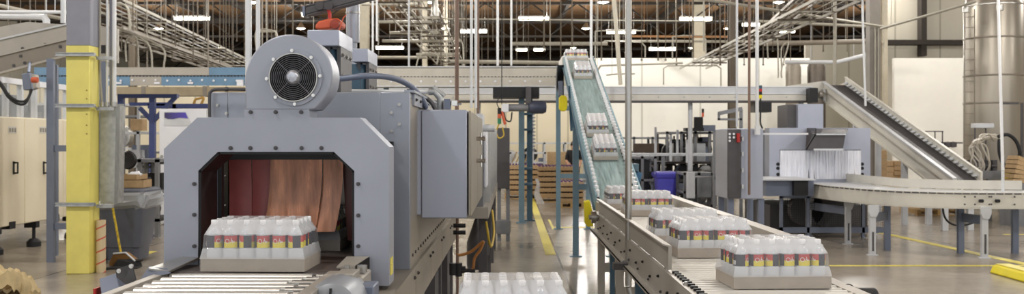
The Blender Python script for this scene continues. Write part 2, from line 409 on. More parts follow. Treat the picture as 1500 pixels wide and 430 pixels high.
# skylight reflections under the roof, built as glowing tubes on hangers
bt = None
for i, (px, py, w, Y) in enumerate([(281, 27, 50, 44), (694, 46, 38, 50), (782, 27.5, 44, 46), (910, 47, 42, 50), (970, 72, 38, 58), (1019, 28, 46, 46),
        (571, 70, 40, 58), (764, 73, 16, 64), (790, 73, 16, 64), (1100, 36, 24, 50), (1152, 46, 24, 56), (450, 22, 14, 46)]):
    a = P(px - w/2, py, Y); b_ = P(px + w/2, py, Y)
    t = thing('strip_light', GLINTLAB[i], 'ceiling lamp', ((a.x+b_.x)/2, Y, a.z), 'strip lights under the roof')
    obj('light_tube', B(a.x, b_.x, Y - .09, Y + .09, a.z - .07, a.z + .05), LAMPW, t)
    bm = BM(); box(bm, a.x - .03, b_.x + .03, Y - .16, Y + .16, a.z + .05, a.z + .12); obj('housing', bm, STEEL, t)
    bm = BM()
    for xx in (a.x + .1, b_.x - .1): cyl(bm, (xx, Y, a.z + .1), (xx, Y, RZ - .02), .012, 5)
    obj('hanger', bm, STEEL, t)

# added frontal fill: sky light enters where the rear wall is left out
w = bpy.data.worlds.new('sky'); SC.world = w; w.use_nodes = True
bg = w.node_tree.nodes['Background']; bg.inputs[0].default_value = (.95, .975, 1, 1); bg.inputs[1].default_value = WORLD_S

cam = bpy.data.cameras.new('camera'); co = bpy.data.objects.new('camera', cam); COL.objects.link(co)
co.location = (0, 0, CH); co.rotation_euler = (PI / 2, 0, 0); cam.sensor_width = 36; cam.lens = F / 1500 * 36
cam.shift_y = -(215 - HY) / 1500.0; cam.clip_end = 300
cam.dof.use_dof = True; cam.dof.focus_distance = 4.3; cam.dof.aperture_fstop = 5.6
SC.camera = co
SC.view_settings.view_transform = 'Standard'; SC.view_settings.look = 'None'; SC.view_settings.gamma = 1
SC.view_settings.exposure = EXPO; SC.view_settings.use_curve_mapping = False
SC.cycles.max_bounces = 8; SC.cycles.transparent_max_bounces = 24; SC.cycles.caustics_reflective = False; SC.cycles.caustics_refractive = False
# ================================================================ shrink-wrapped bottle cases
BP = 0.0655
def make_case(loc, rot, label):
    t = thing('bottle_case', label, 'case of bottles', (0, 0, 0), 'shrink wrapped bottle cases')
    W, D = 6 * BP, 4 * BP
    # tray: open corrugated board
    bm = BM(); h = .055; e = .006; a, b = W/2 + e, D/2 + e
    box(bm, -a, a, -b, b, 0, .004); box(bm, -a, a, -b - .004, -b, 0, h); box(bm, -a, a, b, b + .004, 0, h)
    box(bm, -a - .004, -a, -b - .004, b + .004, 0, h); box(bm, a, a + .004, -b - .004, b + .004, 0, h)
    obj('tray', bm, TRAYC, t)
    # film: draped shell, tight on the caps, flaring out to the tray
    bm = BM(); rings = []
    prof = [(a + .007, b + .007, .0), (a + .007, b + .007, .05), (a - .002, b - .002, .092), (a - .006, b - .006, .145), (a - .024, b - .024, .178), (a - .036, b - .036, .2025), (a - .06, b - .06, .2035)]
    for (hx, hy, z) in prof:
        ring = []
        n1, n2 = 24, 16
        pts = [(-hx + 2*hx*i/n1, -hy, i) for i in range(n1)] + [(hx, -hy + 2*hy*i/n2, i) for i in range(n2)] + [(hx - 2*hx*i/n1, hy, i) for i in range(n1)] + [(-hx, hy - 2*hy*i/n2, i) for i in range(n2)]
        for x, y, i in pts:
            w = 0.0035 * math.sin(i * PI / 2) if .06 < z < .2 else 0
            ring.append(bm.verts.new((x * (1 + w), y * (1 + w), z + (random.uniform(-.002, .002) if .06 < z < .19 else 0))))
        rings.append(ring)
    n = len(rings[0])
    for i in range(len(rings) - 1):
        for k in range(n): face(bm, [rings[i][k], rings[i][(k+1)%n], rings[i+1][(k+1)%n], rings[i+1][k]], 0 if i in (0, 2) else 1)
    face(bm, rings[-1], 1); obj('shrink_film', bm, [FILM, FILMT], t)
    # bottle, cap, label meshes once
    def bottle_mesh():
        bm = BM(); lathe(bm, [(.024, .005), (.032, .009), (.0326, .02), (.0305, .026), (.0326, .032), (.0305, .040), (.0326, .048), (.0305, .056), (.0326, .064), (.0305, .072), (.0326, .082), (.0326, .088), (.0308, .09), (.0308, .143), (.0324, .146), (.030, .157), (.020, .169), (.0135, .178), (.0128, .186)], (0,0,0), 'Z', 14)
        return bm
    def label_mesh():
        bm = BM(); seg = 24; z0, z1 = .093, .141
        R0 = [bm.verts.new((.0316*math.cos(2*PI*k/seg), .0316*math.sin(2*PI*k/seg), z0)) for k in range(seg)]
        R1 = [bm.verts.new((.0316*math.cos(2*PI*k/seg), .0316*math.sin(2*PI*k/seg), z1)) for k in range(seg)]
        for k in range(seg):
            kk = k % 24
            # printed front: 9 of 24 sectors, then dark side with a white barcode block
            mi = 0 if kk in (1,2,3,4,5,6,7, 12,13,14) else 1
            face(bm, [R0[k], R0[(k+1)%seg], R1[(k+1)%seg], R1[k]], mi)
        def P3(a, z, r=.0319): return Vector((r*math.cos(a), r*math.sin(a), z))
        # barcode
        a0, a1 = 2*PI*17/24, 2*PI*20/24
        v = [bm.verts.new(P3(a0 + (a1-a0)*i/4, z, .0320)) for z in (.098, .116) for i in range(5)]
        for i in range(4): face(bm, [v[i], v[i+1], v[i+6], v[i+5]], 2)
        for i in range(5):
            aa = a0 + (a1-a0)*(i + .35)/5.4; q = [bm.verts.new(P3(x, z, .0322)) for x, z in ((aa, .100), (aa + .03, .100), (aa + .03, .114), (aa, .114))]; face(bm, q, 1)
        # white handwritten style lettering "Oh" on the printed front
        def stroke(pts, wd=.0021):
            for i in range(len(pts) - 1):
                (aa, za), (ab, zb) = pts[i], pts[i+1]; ua, ub = aa*.0318, ab*.0318
                dx, dz = ub - ua, zb - za; l = math.hypot(dx, dz) or 1; nx, nz = -dz/l*wd/2, dx/l*wd/2
                q = [bm.verts.new(P3(x/.0318, z, .0321)) for x, z in ((ua+nx, za+nz), (ua-nx, za-nz), (ub-nx, zb-nz), (ub+nx, zb+nz))]; face(bm, q, 2)
        c = 2*PI*4.5/24
        # seen from outside, increasing angle runs to the viewer's right when facing the -Y side
        stroke([(c - .42 + .26*math.cos(x)*1.0, .119 + .0085*math.sin(x)) for x in [2*PI*i/12 for i in range(13)]])
        stroke([(c + .0, .111), (c + .16, .131)]); stroke([(c + .05, .118), (c + .22, .123), (c + .27, .112)]); stroke([(c + .27, .112), (c + .42, .120), (c + .5, .113)])
        stroke([(c - .62, .109), (c + .3, .107)], .0012)
        return bm
    def cap_mesh():
        bm = BM(); lathe(bm, [(.0142, .181), (.0146, .184), (.0144, .199), (.0125, .202)], (0,0,0), 'Z', 14); return bm
    mesh_b = mesh_l = mesh_c = None
    rnd = random.Random(5)
    for j in range(4):
        for i in range(6):
            x, y = (i - 2.5) * BP, (j - 1.5) * BP
            if mesh_b is None:
                ob = obj('bottle', bottle_mesh(), PLASTIC, t); oc = obj('cap', cap_mesh(), CAPM, ob); ol = obj('label', label_mesh(), [LPRT, LBLK, LWHT], ob)
                mesh_b, mesh_c, mesh_l = ob.data, oc.data, ol.data
            else:
                ob = bpy.data.objects.new('bottle', mesh_b); oc = bpy.data.objects.new('cap', mesh_c); ol = bpy.data.objects.new('label', mesh_l)
                for q in (ob, oc, ol): COL.objects.link(q)
                ob.parent = t; oc.parent = ob; ol.parent = ob
            ob.location = (x, y, 0)
            # label centre (angle 4.5/24 turn = 67.5 deg) faces -Y on most bottles, a side panel on some
            turn = -PI/2 - 2*PI*4.5/24 + rnd.choice([0, 0, .25, -.3, 1.2, -1.1, .1])
            ob.rotation_euler = (0, 0, turn)
    t.location = loc; t.rotation_euler = rot; ROOTLOC[t.name] = Vector(loc)
    return t
def fl(xfl, yfl, ang, z, W=6*BP, D=4*BP):   # centre from the front-left corner of an oriented case
    c, s = math.cos(ang), math.sin(ang); return (xfl + c*W/2 - s*D/2, yfl + s*W/2 + c*D/2, z)
ZL = 1.035; ZR = 0.937
case = make_case(fl(-1.225, 3.80, math.radians(-1.5), ZL), (0, 0, math.radians(-1.5)), 'wrapped bottle case entering the grey shrink tunnel')
cache_children(case)
def cc(loc, rot, label): return copy_thing(case, loc, rot, label)
cc(fl(-1.215, 4.52, 0, ZL), (0, 0, 0), 'wrapped bottle case inside the tunnel behind the copper strips')
cc(fl(.932, 3.985, math.radians(3), ZR), (0, 0, math.radians(3)), 'wrapped bottle case on bare rollers past the guide rail end')
cc(fl(.884, 5.05, math.radians(4), ZR), (0, 0, math.radians(4)), 'wrapped bottle case at the end of the guide rail on the rollers')
cc(fl(.862, 5.72, math.radians(3), ZR), (0, 0, math.radians(3)), 'wrapped bottle case mostly hidden behind the case at the guide rail end')
cc(fl(.935, 7.87, 0, ZR), (0, 0, 0), 'wrapped bottle case crossed by the upright steel post')
cc((1.0, 8.85, ZR), (0, 0, math.radians(90)), 'wrapped bottle case at the foot of the incline belt')
IS = math.atan(.323); IZ = lambda y: .937 + .323 * (y - 9.9)
for y, x, lab in ((11.30, 1.09, 'lower of two close bottle cases riding the teal incline belt'), (12.15, 1.075, 'upper of two close bottle cases riding the teal incline belt'), (14.95, 1.10, 'bottle case just under the crest of the teal incline belt')):
    q = cc((x, y, IZ(y) + .012), (0, 0, 0), lab)
    q.rotation_mode = 'XYZ'; q.matrix_world = Matrix.Translation((x, y, IZ(y) + .008)) @ Matrix.Rotation(IS, 4, 'X') @ Matrix.Rotation(PI/2, 4, 'Z')
cc((1.09, 16.35, 2.915), (0, 0, 0), 'bottle case on the level crest above the incline belt')
cc((0.0, 3.52, .852), (0, 0, math.radians(2)), 'white topped bottle case at the bottom edge of the aisle')
# ================================================================ near shrink tunnel
t = thing('shrink_tunnel', 'big blue-grey shrink tunnel with round blower and copper strip curtain', 'shrink tunnel', (-.985, 6.5, 0))
YH = 4.0
def H(px, py, Y=YH): return P(px, py, Y)
# hood front plate with chamfered opening (one frame, thickness .17)
out = [(240, 418), (240, 218), (289, 172), (358, 172), (358, 160), (453, 160), (453, 172), (527, 172), (570, 215), (570, 418)]
inn = [(290, 418), (290, 250), (319, 222), (489, 222), (519, 250), (519, 418)]
bm = BM()
zb = ZZ(418, YH)
th = (0, .16, 0)
def keyring(bm, outs, ins, vec):
    # open ring: outer and inner chains of equal length, quads between, extruded along vec
    vec = Vector(vec); O = [bm.verts.new(H(*p)) for p in outs]; I = [bm.verts.new(H(*p)) for p in ins]
    O2 = [bm.verts.new(H(*p) + vec) for p in outs]; I2 = [bm.verts.new(H(*p) + vec) for p in ins]; n = len(outs)
    for k in range(n - 1):
        face(bm, [O[k], O[k+1], I[k+1], I[k]]); face(bm, [O2[k], I2[k], I2[k+1], O2[k+1]]); face(bm, [O[k], O2[k], O2[k+1], O[k+1]]); face(bm, [I[k], I[k+1], I2[k+1], I2[k]])
    face(bm, [O[0], I[0], I2[0], O2[0]]); face(bm, [O[-1], O2[-1], I2[-1], I[-1]])
keyring(bm, [(240, 418), (240, 250), (240, 218), (289, 172), (319, 172), (358, 172), (358, 160), (453, 160), (453, 172), (489, 172), (527, 172), (570, 215), (570, 250), (570, 418)],
        [(290, 418), (290, 250), (290, 250.01), (319, 222), (319.01, 222), (358, 222), (358.01, 222), (453, 222), (453.01, 222), (489, 222), (489.01, 222), (519, 250), (519, 250.01), (519, 418)], th)
obj('hood', bm, HOOD, t, smooth=False)
bolts(t, [H(x, 216.5) for x in (338, 367, 404, 442, 471)] + [H(285, y) for y in (269, 314, 360)] + [H(525, y) for y in (269, 315, 360)] + [H(404+dx, 164) for dx in (-36.5, 0, 37.5)], .0085, SLATED)
# black inner liner of the opening
bm = BM()
lin_o = [H(290, 418, 4.16), H(290, 250, 4.16), H(319, 222, 4.16), H(489, 222, 4.16), H(519, 250, 4.16), H(519, 418, 4.16)]
xs = [H(*p) for p in inn]
a = [Vector((p.x, 4.01, p.z)) for p in xs]; b_ = [Vector((p.x, 4.23, p.z)) for p in xs]
a[0].z = a[-1].z = b_[0].z = b_[-1].z = 1.03
for k in range(len(a) - 1):
    d = (a[k+1] - a[k]).normalized(); nrm = Vector((-d.z, 0, d.x)) * .01
    prism(bm, [a[k], a[k+1], b_[k+1], b_[k]], -nrm)
obj('liner', bm, BLACKM, t)
# inner bulkhead: dark lintel, grey side plate and rivet strip
xl, xr = XX(331, 4.38), XX(530, 4.38)
bm = BM(); box(bm, -1.40, -.62, 4.32, 4.37, 1.468, 1.53); obj('lintel', bm, BLACKM, t)
obj('side_plate', B(-1.38, xl - .008, 4.31, 4.36, 1.03, 1.53), SLATE, t)
obj('side_plate', B(-.655, -.62, 4.31, 4.36, 1.03, 1.53), SLATE, t)
bm = BM(); box(bm, xl - .012, xl + .006, 4.295, 4.33, 1.03, 1.50); obj('rivet_strip', bm, BLACKM, t)
bolts(t, [P(330, y, 4.29) for y in (225, 257, 300)], .004, CHROME)
# tunnel body shell with opening in the front
x0, x1, y0, y1, zt, zbm = XX(305, 4.64), XX(600.5, 4.64), 4.64, 8.4, ZZ(135, 4.64), ZZ(395, 4.64)
bm = BM()
box(bm, x0, -1.38, y0, y0 + .03, zbm, zt); box(bm, -.64, x1, y0, y0 + .03, zbm, zt); box(bm, -1.38, -.64, y0, y0 + .03, 1.53, zt)
box(bm, x0, x1, y0 + .03, y1, zt - .03, zt); box(bm, x0, x0 + .03, y0 + .03, y1, zbm, zt - .03); 
obj('front_shell', bm, BODY, t, bevel=.004)
bm = BM(); box(bm, x1 - .03, x1, y0 + .03, y1, zbm, zt - .03); obj('side_panel', bm, SIDE, t)
obj('inner_wall', B(-1.40, -1.38, 4.37, 8.3, 1.03, 1.53), STEEL, t); obj('inner_wall', B(-.64, -.62, 4.37, 8.3, 1.03, 1.53), STEEL, t)
obj('inner_roof', B(-1.40, -.62, 4.37, 8.3, 1.53, 1.55), BLACKM, t)
bolts(t, [P(x, y, 4.64) for x, y in ((573.5, 165), (585, 153), (585, 182), (573.5, 192), (319, 154), (332, 166), (344, 176))], .008, STEEL)
obj('latch_block', B(XX(566, 4.62), XX(576, 4.62), 4.60, 4.64, ZZ(214, 4.6), ZZ(207, 4.6)), BLACKM, t)
bm = BM(); box(bm, x1 - .03, x1 + .02, y0 + .02, y1, zt, zt + .012); box(bm, x1, x1 + .012, y0 + .1, y1, zt - .06, zt)
obj('top_flange', bm, BODY, t)
bolts(t, [(x1 + .012, y, zt - .03) for y in [4.8 + .22*k for k in range(15)]], .008, SLATED, axis=(1, 0, 0))
# rivets low on the side and base
for k in range(24):
    pass
for k in range(26):
    bm = BM(); y = 4.75 + .14 * k; cyl(bm, (x1, y, zbm + .06), (x1 + .006, y, zbm + .06), .008, 8); obj('rivet', bm, SLATED, t)
# base box with side panels
bx0, bx1 = -1.42, -.50
bm = BM(); box(bm, bx0, bx1 - .01, 4.0, 8.6, .72, zbm - .002); obj('base', bm, SIDE, t)
bm = BM(); box(bm, bx1 - .08, bx1 + .02, 3.9, 8.6, zbm - .012, zbm + .002); obj('base_ledge', bm, SIDE, t)
for k in range(5):
    ya = 3.98 + .92 * k; obj('base_panel', B(bx1 - .01, bx1 + .008, ya, ya + .90, .70, zbm - .02), SIDE, t, bevel=.003)
    bolts(t, [(bx1 + .008, ya + .08, zbm - .06), (bx1 + .008, ya + .82, zbm - .06)], .009, SLATED, axis=(1, 0, 0))
for x in (bx0 + .06, bx1 - .06):
    for y in (4.3, 5.7, 7.1, 8.45):
        bm = BM(); box(bm, x - .035, x + .035, y - .035, y + .035, .03, .72); box(bm, x - .06, x + .06, y - .06, y + .06, 0, .03); obj('leg', bm, SLATED, t)
for k, y in enumerate((4.9, 6.2, 7.4)):
    bm = BM(); box(bm, -.62, -.50, y, y + .3, .25, .68); obj('junction_box', bm, SLATED, t)
# caution label plates on the hood side
bm = BM(); xh = H(570, 0).x
box(bm, xh, xh + .003, 4.03, 4.11, ZZ(402, 4.05), ZZ(388, 4.05)); box(bm, xh, xh + .003, 4.03, 4.11, ZZ(387, 4.05), ZZ(377, 4.05))
obj('warning_label', bm, YELT, t)
# blower
bc = Vector((XX(431, YH), 4.0, ZZ(113.5, YH)))
s = 4.0 / F
ang = []
N = 64
def rad(a):   # a measured from +X counter clockwise, spiral housing
    d = math.degrees(a) % 360
    pts = [(0, 56), (45, 59), (90, 63), (135, 68), (180, 72), (225, 70), (270, 60), (315, 54), (360, 56)]
    for (d0, r0), (d1, r1) in zip(pts, pts[1:]):
        if d0 <= d <= d1: return (r0 + (r1 - r0) * (d - d0) / (d1 - d0)) * s
sp_ = [Vector((bc.x + rad(2*PI*k/N)*math.cos(2*PI*k/N), 4.0, bc.z + rad(2*PI*k/N)*math.sin(2*PI*k/N))) for k in range(N)]
# left tangent straight down into the neck
prof = []
for k, p in enumerate(sp_):
    d = 360 * k / N
    if 180 < d < 300: continue
    prof.append(p)
idx = max(i for i, p in enumerate(prof) if 360*([k for k in range(N) if not 180 < 360*k/N < 300][i])/N <= 180)
prof = prof[:idx+1] + [H(359, 161), H(452, 161)] + prof[idx+1:]
bm = BM(); prism(bm, prof, (0, .17, 0))
blower = obj('blower_housing', bm, HOOD, t, bevel=.006)
def ring(r0, r1, ya, yb, m, name, seg=48):
    bm = BM(); lathe(bm, [(r0*s, ya), (r1*s, ya), (r1*s, yb), (r0*s, yb), (r0*s, ya)], (bc.x, 0, bc.z), 'Y', seg); return obj(name, bm, m, blower)
ring(35, 41.5, 3.988, 4.0, HOOD, 'inlet_ring')
ring(34, 35.6, 3.976, 3.99, STEEL, 'inlet_lip')
bm = BM(); lathe(bm, [(.001, 3.996), (34.5*s, 3.996), (34.5*s, 3.999), (.001, 3.999)], (bc.x, 0, bc.z), 'Y', 40); obj('inlet_throat', bm, mat('throat_black', (10,10,11), .9, 0, 0), blower)
bm = BM()
for r in [12.5 + 2.75*k for k in range(8)]:
    seg = 48
    tube(bm, [(bc.x + r*s*math.cos(2*PI*k/seg), 3.978, bc.z + r*s*math.sin(2*PI*k/seg)) for k in range(seg+1)], .0012, 5, False)
for a in (.75, 2.35, 3.95, 5.5): tube(bm, [(bc.x + 10*s*math.cos(a), 3.975, bc.z + 10*s*math.sin(a)), (bc.x + 35*s*math.cos(a), 3.975, bc.z + 35*s*math.sin(a))], .0016, 5)
obj('guard_grille', bm, mat('grille_wire', (112,112,118), .4, .3, 0), blower)
bm = BM(); lathe(bm, [(.001, 3.958), (7*s, 3.960), (10*s, 3.968), (11.5*s, 3.985), (11.5*s, 3.995)], (bc.x, 0, bc.z), 'Y', 24); obj('hub', bm, mat('hub_metal', (206, 208, 216), .3, .7, .3, 20), blower)
bolts(t, [Vector((bc.x + 39*s*math.cos(a), 3.988, bc.z + 39*s*math.sin(a))) for a in [math.radians(45*k+3) for k in range(8)]], .0075, CHROME)
# fan motors on the roof with caps
for Y, nm in ((5.0, 0), (6.0, 1)):
    bm = BM(); box(bm, -1.071 if Y < 5.5 else -1.003, -.904, Y, Y + .42, 2.05, 2.133); obj('motor_cap', bm, CABM, t, bevel=.004)
    bm = BM(); lathe(bm, [(.08, zt + .02), (.085, zt + .05), (.085, 2.0), (.075, 2.04), (.001, 2.04)], (-.99, Y + .13, 0), 'Z', 24); obj('fan_motor', bm, TEALD, t)
    bm = BM(); box(bm, -.925, -.905, Y + .05, Y + .40, zt, 2.055); box(bm, -.98, -.96, Y+.05, Y+.12, zt, 2.055); obj('motor_bracket', bm, SLATED, t)
    bolts(t, [(-.905, Y + .1 + .12*k, z) for k in range(3) for z in (1.9, 2.01)], .01, STEEL, axis=(1,0,0))
# grey flexible hose to the control cabinet
bm = BM(); pp = [P(488, 116, 4.9), P(500, 115, 4.9), P(540, 111, 4.9), P(574, 114, 5.0), P(600, 125, 5.1), P(617, 143, 5.15), P(626, 161, 5.2)]
tube(bm, smoothpath(pp, 8), .0155, 12); obj('hose', bm, SLATE, t)
bm = BM(); cyl(bm, P(626, 155, 5.2), P(626.5, 162, 5.2), .022, 12); obj('hose_fitting', bm, STEEL, t)
bm = BM(); pp = [P(596, 134, 5.4), P(618, 140, 5.4), P(632, 150, 5.4), P(638, 161, 5.4)]; tube(bm, smoothpath(pp, 6), .013, 10); obj('hose', bm, SLATED, t)
# bright pipe along the roof with elbow
bm = BM(); tube(bm, [P(515, 133, 5.6), P(628, 134.5, 5.6)], .011, 10); obj('roof_pipe', bm, WHPIPE, t)
bm = BM(); tube(bm, [P(628, 134, 5.6), P(637, 134, 5.6), P(645, 143, 5.6), P(645, 163, 5.6)], .022, 12); cyl(bm, P(634, 128, 5.6), P(651, 141, 5.6), .018, 10)
obj('elbow_pipe', bm, GALV, t)
bm = BM(); box(bm, XX(652, 5.6), XX(661, 5.6), 5.5, 5.6, ZZ(160, 5.6), ZZ(146, 5.6)); obj('valve_body', bm, SLATE, t)
bm = BM(); box(bm, XX(663, 5.6), XX(671, 5.6), 5.5, 5.6, ZZ(155, 5.6), ZZ(148, 5.6)); cyl(bm, P(660, 151, 5.55), P(676, 151, 5.55), .01, 8); obj('valve', bm, CHROME, t)
# bent conduit on the body's other top corner
bm = BM(); pp = [P(307, 171, 4.6), P(307, 140, 4.6), P(309, 134, 4.6), P(315, 131, 4.6), P(334, 130.5, 4.6), P(360, 131, 4.6)]; tube(bm, smoothpath(pp, 5), .0075, 10); cyl(bm, P(330, 130.5, 4.6), P(334, 130.5, 4.6), .011, 10)
obj('conduit', bm, SLATED, t)
# control cabinet on the side
cx0, cx1, cz0, cz1 = XX(617, 5.0), XX(684, 5.0), ZZ(319.5, 5.0), ZZ(160.5, 5.0)
cab = obj('control_cabinet', B(cx0, cx1, 5.0, 6.9, cz0, cz1), CABM, t, bevel=.006)
bm = BM(); box(bm, cx0 - .022, cx0 - .002, 5.0, 5.05, cz0 + .02, cz1); obj('cabinet_flange', bm, CABM, cab)
for k in range(2):
    ya = 5.01 + .95 * k; obj('cabinet_door', B(cx1 + .006, cx1 + .022, ya, ya + .93, cz0 + .01, cz1 - .005), SIDE if k else SIDE, cab, bevel=.004)
bm = BM()
for z in (ZZ(203, 6), ZZ(234, 6.0)):
    cyl(bm, (cx1 + .02, 5.75, z), (cx1 + .075, 5.75, z), .013, 10); cyl(bm, (cx1 + .05, 5.75, z - .035), (cx1 + .05, 5.75, z + .035), .008, 8)
obj('door_handle', bm, CHROME, cab)
# strip curtain
def flap(xa, xb, zt_, zb_, dx, dy, m, yb=4.40, nm='curtain_strip', bow=.012):
    rows = []
    for i in range(13):
        u = i / 12; z = zt_ + (zb_ - zt_) * u
        rows.append([(xa + (xb - xa) * j / 4 + dx * u * u, yb + dy * u * u + bow * math.sin(PI * u) - .01 * math.cos(PI*(j-2)/4) * u, z) for j in range(5)])
    bm = BM(); sheet(bm, rows); obj(nm, bm, m, t)
X4 = lambda px: XX(px, 4.4)
flap(X4(333), X4(366), 1.475, 1.10, 0, .01, REDF, 4.42, bow=.01)
flap(X4(366.5), X4(398), 1.475, 1.10, -.01, .01, REDF, 4.43, bow=.01)
flap(X4(396), X4(428), 1.475, 1.06, -.055, .0, COPPER, 4.40)
flap(X4(427), X4(472), 1.475, 1.06, -.05, .0, COPPER, 4.395)
flap(X4(472.5), X4(502), 1.475, 1.135, -.038, .0, COPPER, 4.41)
flap(X4(500), X4(524), 1.475, 1.09, .02, .02, mat('dark_strip', (96, 52, 44), .4, 0, .2), 4.44)
# dark belt through the tunnel
bm = BM(); box(bm, -1.37, -.70, 3.80, 8.6, 1.012, ZL); cyl(bm, (-1.37, 3.80, 1.012), (-.70, 3.80, 1.012), .023, 16); obj('belt', bm, BELTD, t)
bm = BM(); box(bm, -1.40, -.66, 3.9, 8.6, .93, 1.012); obj('belt_bed', bm, SLATED, t)
# stainless guide wings either side of the belt mouth
bm = BM(); pr = [P(208, 391, 3.78), P(250, 387, 3.9), P(272, 376, 4.05), P(291, 374, 4.08)]
prism(bm, [P(217, 392, 3.75), P(248, 396, 3.72), P(292, 376, 4.0), P(270, 374, 4.02)], (0, 0, -.008)); obj('guide_wing', bm, STEEL, t)
bm = BM(); prism(bm, [P(205, 409, 3.72), P(218, 390, 3.78), P(243, 393, 3.74), P(249, 400, 3.70)], (0, .012, 0)); obj('guide_wing', bm, SLATE, t)

# ================================================================ infeed roller conveyor
c = thing('roller_conveyor', 'chrome roller conveyor feeding the grey shrink tunnel', 'conveyor', (-1.03, 3.2, 0))
for k in range(9):
    y = 3.735 - .088 * k; jr = (.02, .0, -.035, .01, -.02, .03, 0, 0, 0)[k]
    bm = BM(); cyl(bm, (-1.335, y, ZL - .022), (-.80 + jr, y, ZL - .022), .021, 14); cyl(bm, (-1.36, y, ZL - .022), (-.72, y, ZL - .022), .007, 8)
    obj('roller', bm, ROLL, c)
    bm = BM(); cyl(bm, (-.785 + jr, y + .01, ZL - .018), (-.735, y + .01, ZL - .018), .017, 12); obj('roller_sleeve', bm, STEEL, c)
bm = BM(); box(bm, -.725, -.675, 2.9, 3.79, .93, ZL + .004); obj('side_rail', bm, TAUPE, c, bevel=.003)
bm = BM(); box(bm, -1.40, -1.36, 2.9, 3.79, .93, ZL - .002); obj('side_rail', bm, TAUPE, c, bevel=.003)
for x in (-1.38, -.70):
    for y in (2.95, 3.7): obj('leg', B(x - .025, x + .025, y - .03, y + .03, 0, .93), TAUPD, c)
bm = BM(); box(bm, -1.36, -.725, 2.93, 2.97, .95, .99); box(bm, -1.36, -.725, 3.68, 3.72, .55, .6); obj('cross_brace', bm, TAUPD, c)
# gear drive beside it
g_ = thing('gear_motor', 'grey round gear motor beside the infeed rollers', 'motor', (-.62, 3.6, 0))
bm = BM(); lathe(bm, [(.001, 3.30), (.055, 3.305), (.088, 3.33), (.098, 3.37), (.098, 3.52), (.085, 3.56), (.085, 3.62), (.001, 3.62)], (-.628, 0, .968), 'Y', 32)
obj('motor_body', bm, mat('motor_grey', (152, 156, 162), .42, .25, .05, 8), g_)
bm = BM(); lathe(bm, [(.03, 3.298), (.055, 3.298), (.055, 3.303), (.03, 3.303), (.03, 3.298)], (-.628, 0, .962), 'Y', 24)
for k in range(8): a = 2*PI*k/8; beam(bm, (-.628 + .03*math.cos(a), 3.3, .962 + .03*math.sin(a)), (-.628 + .08*math.cos(a), 3.31, .962 + .08*math.sin(a)), .008, .01)
obj('fan_grille', bm, BLACKM, g_)
bm = BM(); box(bm, -.69, -.565, 3.62, 3.84, .90, 1.04); obj('gearbox', bm, TAUPE, g_, bevel=.01)
bm = BM(); box(bm, -.65, -.58, 3.50, 3.64, 1.04, 1.066); obj('terminal_cover', bm, TAUPE, g_, bevel=.004)
bm = BM(); box(bm, -.571, -.509, 3.52, 3.66, .90, 1.018); obj('terminal_box', bm, SLATE, g_, bevel=.006)
for xq, rq in ((-.58, .02), (-.64, .012)): bm = BM(); cyl(bm, (xq, 3.7, 1.045), (xq, 3.7, 1.072), rq, 10); obj('oil_plug', bm, STEEL, g_)
bm = BM(); box(bm, -.72, -.48, 3.4, 3.86, .84, .90); box(bm, -.64, -.56, 3.5, 3.7, 0, .84); box(bm, -.72, -.48, 3.4, 3.8, 0, .02); obj('pedestal', bm, TAUPD, g_)
d_ = thing('chain_guard', 'taupe box guard against the tunnel hood leg', 'guard', (-.66, 4, 0))
bm = BM(); prism(bm, [P(493, 390, 3.90), P(520, 388, 3.90), P(541, 375, 3.98), P(508, 375, 3.98)], (0, 0, -.008)); prism(bm, [P(493, 391, 3.895), P(520, 389, 3.895), P(520, 400, 3.895), P(493, 400, 3.895)], (0, .02, 0))
obj('cover', bm, TAUPE, d_)
bm = BM(); prism(bm, [P(521, 389, 3.90), P(541.5, 376, 3.975), P(541.5, 408, 3.97), P(521, 413, 3.90)], (-.015, 0, 0)); obj('side', bm, BLACKM, d_)
bm = BM(); box(bm, -.68, -.60, 3.90, 3.97, 0, .95); obj('post', bm, BLACKM, d_)
# sensor guard plates at the outer side of the infeed
s_ = thing('sensor_guard', 'grey sensor box with bolted dark plate beside the infeed rollers', 'guard', (-1.52, 3.7, 0))
bm = BM(); prism(bm, [P(145, 408, 3.7), P(170, 400, 3.7), P(176, 430, 3.6), P(176, 445, 3.6), P(150, 450, 3.6)], (0, .1, 0)); obj('sensor_box', bm, SLATE, s_, bevel=.004)
bm = BM(); prism(bm, [P(169, 394, 3.68), P(193, 386, 3.72), P(199, 410, 3.72), P(174, 426, 3.68)], (0, .008, 0)); obj('plate', bm, SLATED, s_)
bolts(s_, [P(175, 396, 3.675), P(193, 389, 3.70)], .009, CHROME)
bm = BM(); box(bm, -1.56, -1.50, 3.74, 3.80, 0, .98); box(bm, -1.6, -1.46, 3.70, 3.84, 0, .015); obj('post', bm, SLATED, s_)
bm = BM(); box(bm, XX(143, 3.7), XX(146, 3.7), 3.66, 3.72, ZZ(440, 3.7), ZZ(420, 3.7)); obj('reflector', bm, RED, s_)

# plinth under the aisle case
p_ = thing('low_table', 'low grey table under the white topped aisle case', 'table', (0, 3.5, 0))
bm = BM(); box(bm, -.34, .34, 2.9, 3.9, .80, .852); obj('table_top', bm, TAUPE, p_)
for x in (-.3, .3):
    for y in (2.95, 3.85): obj('leg', B(x-.025, x+.025, y-.025, y+.025, 0, .80), TAUPD, p_)

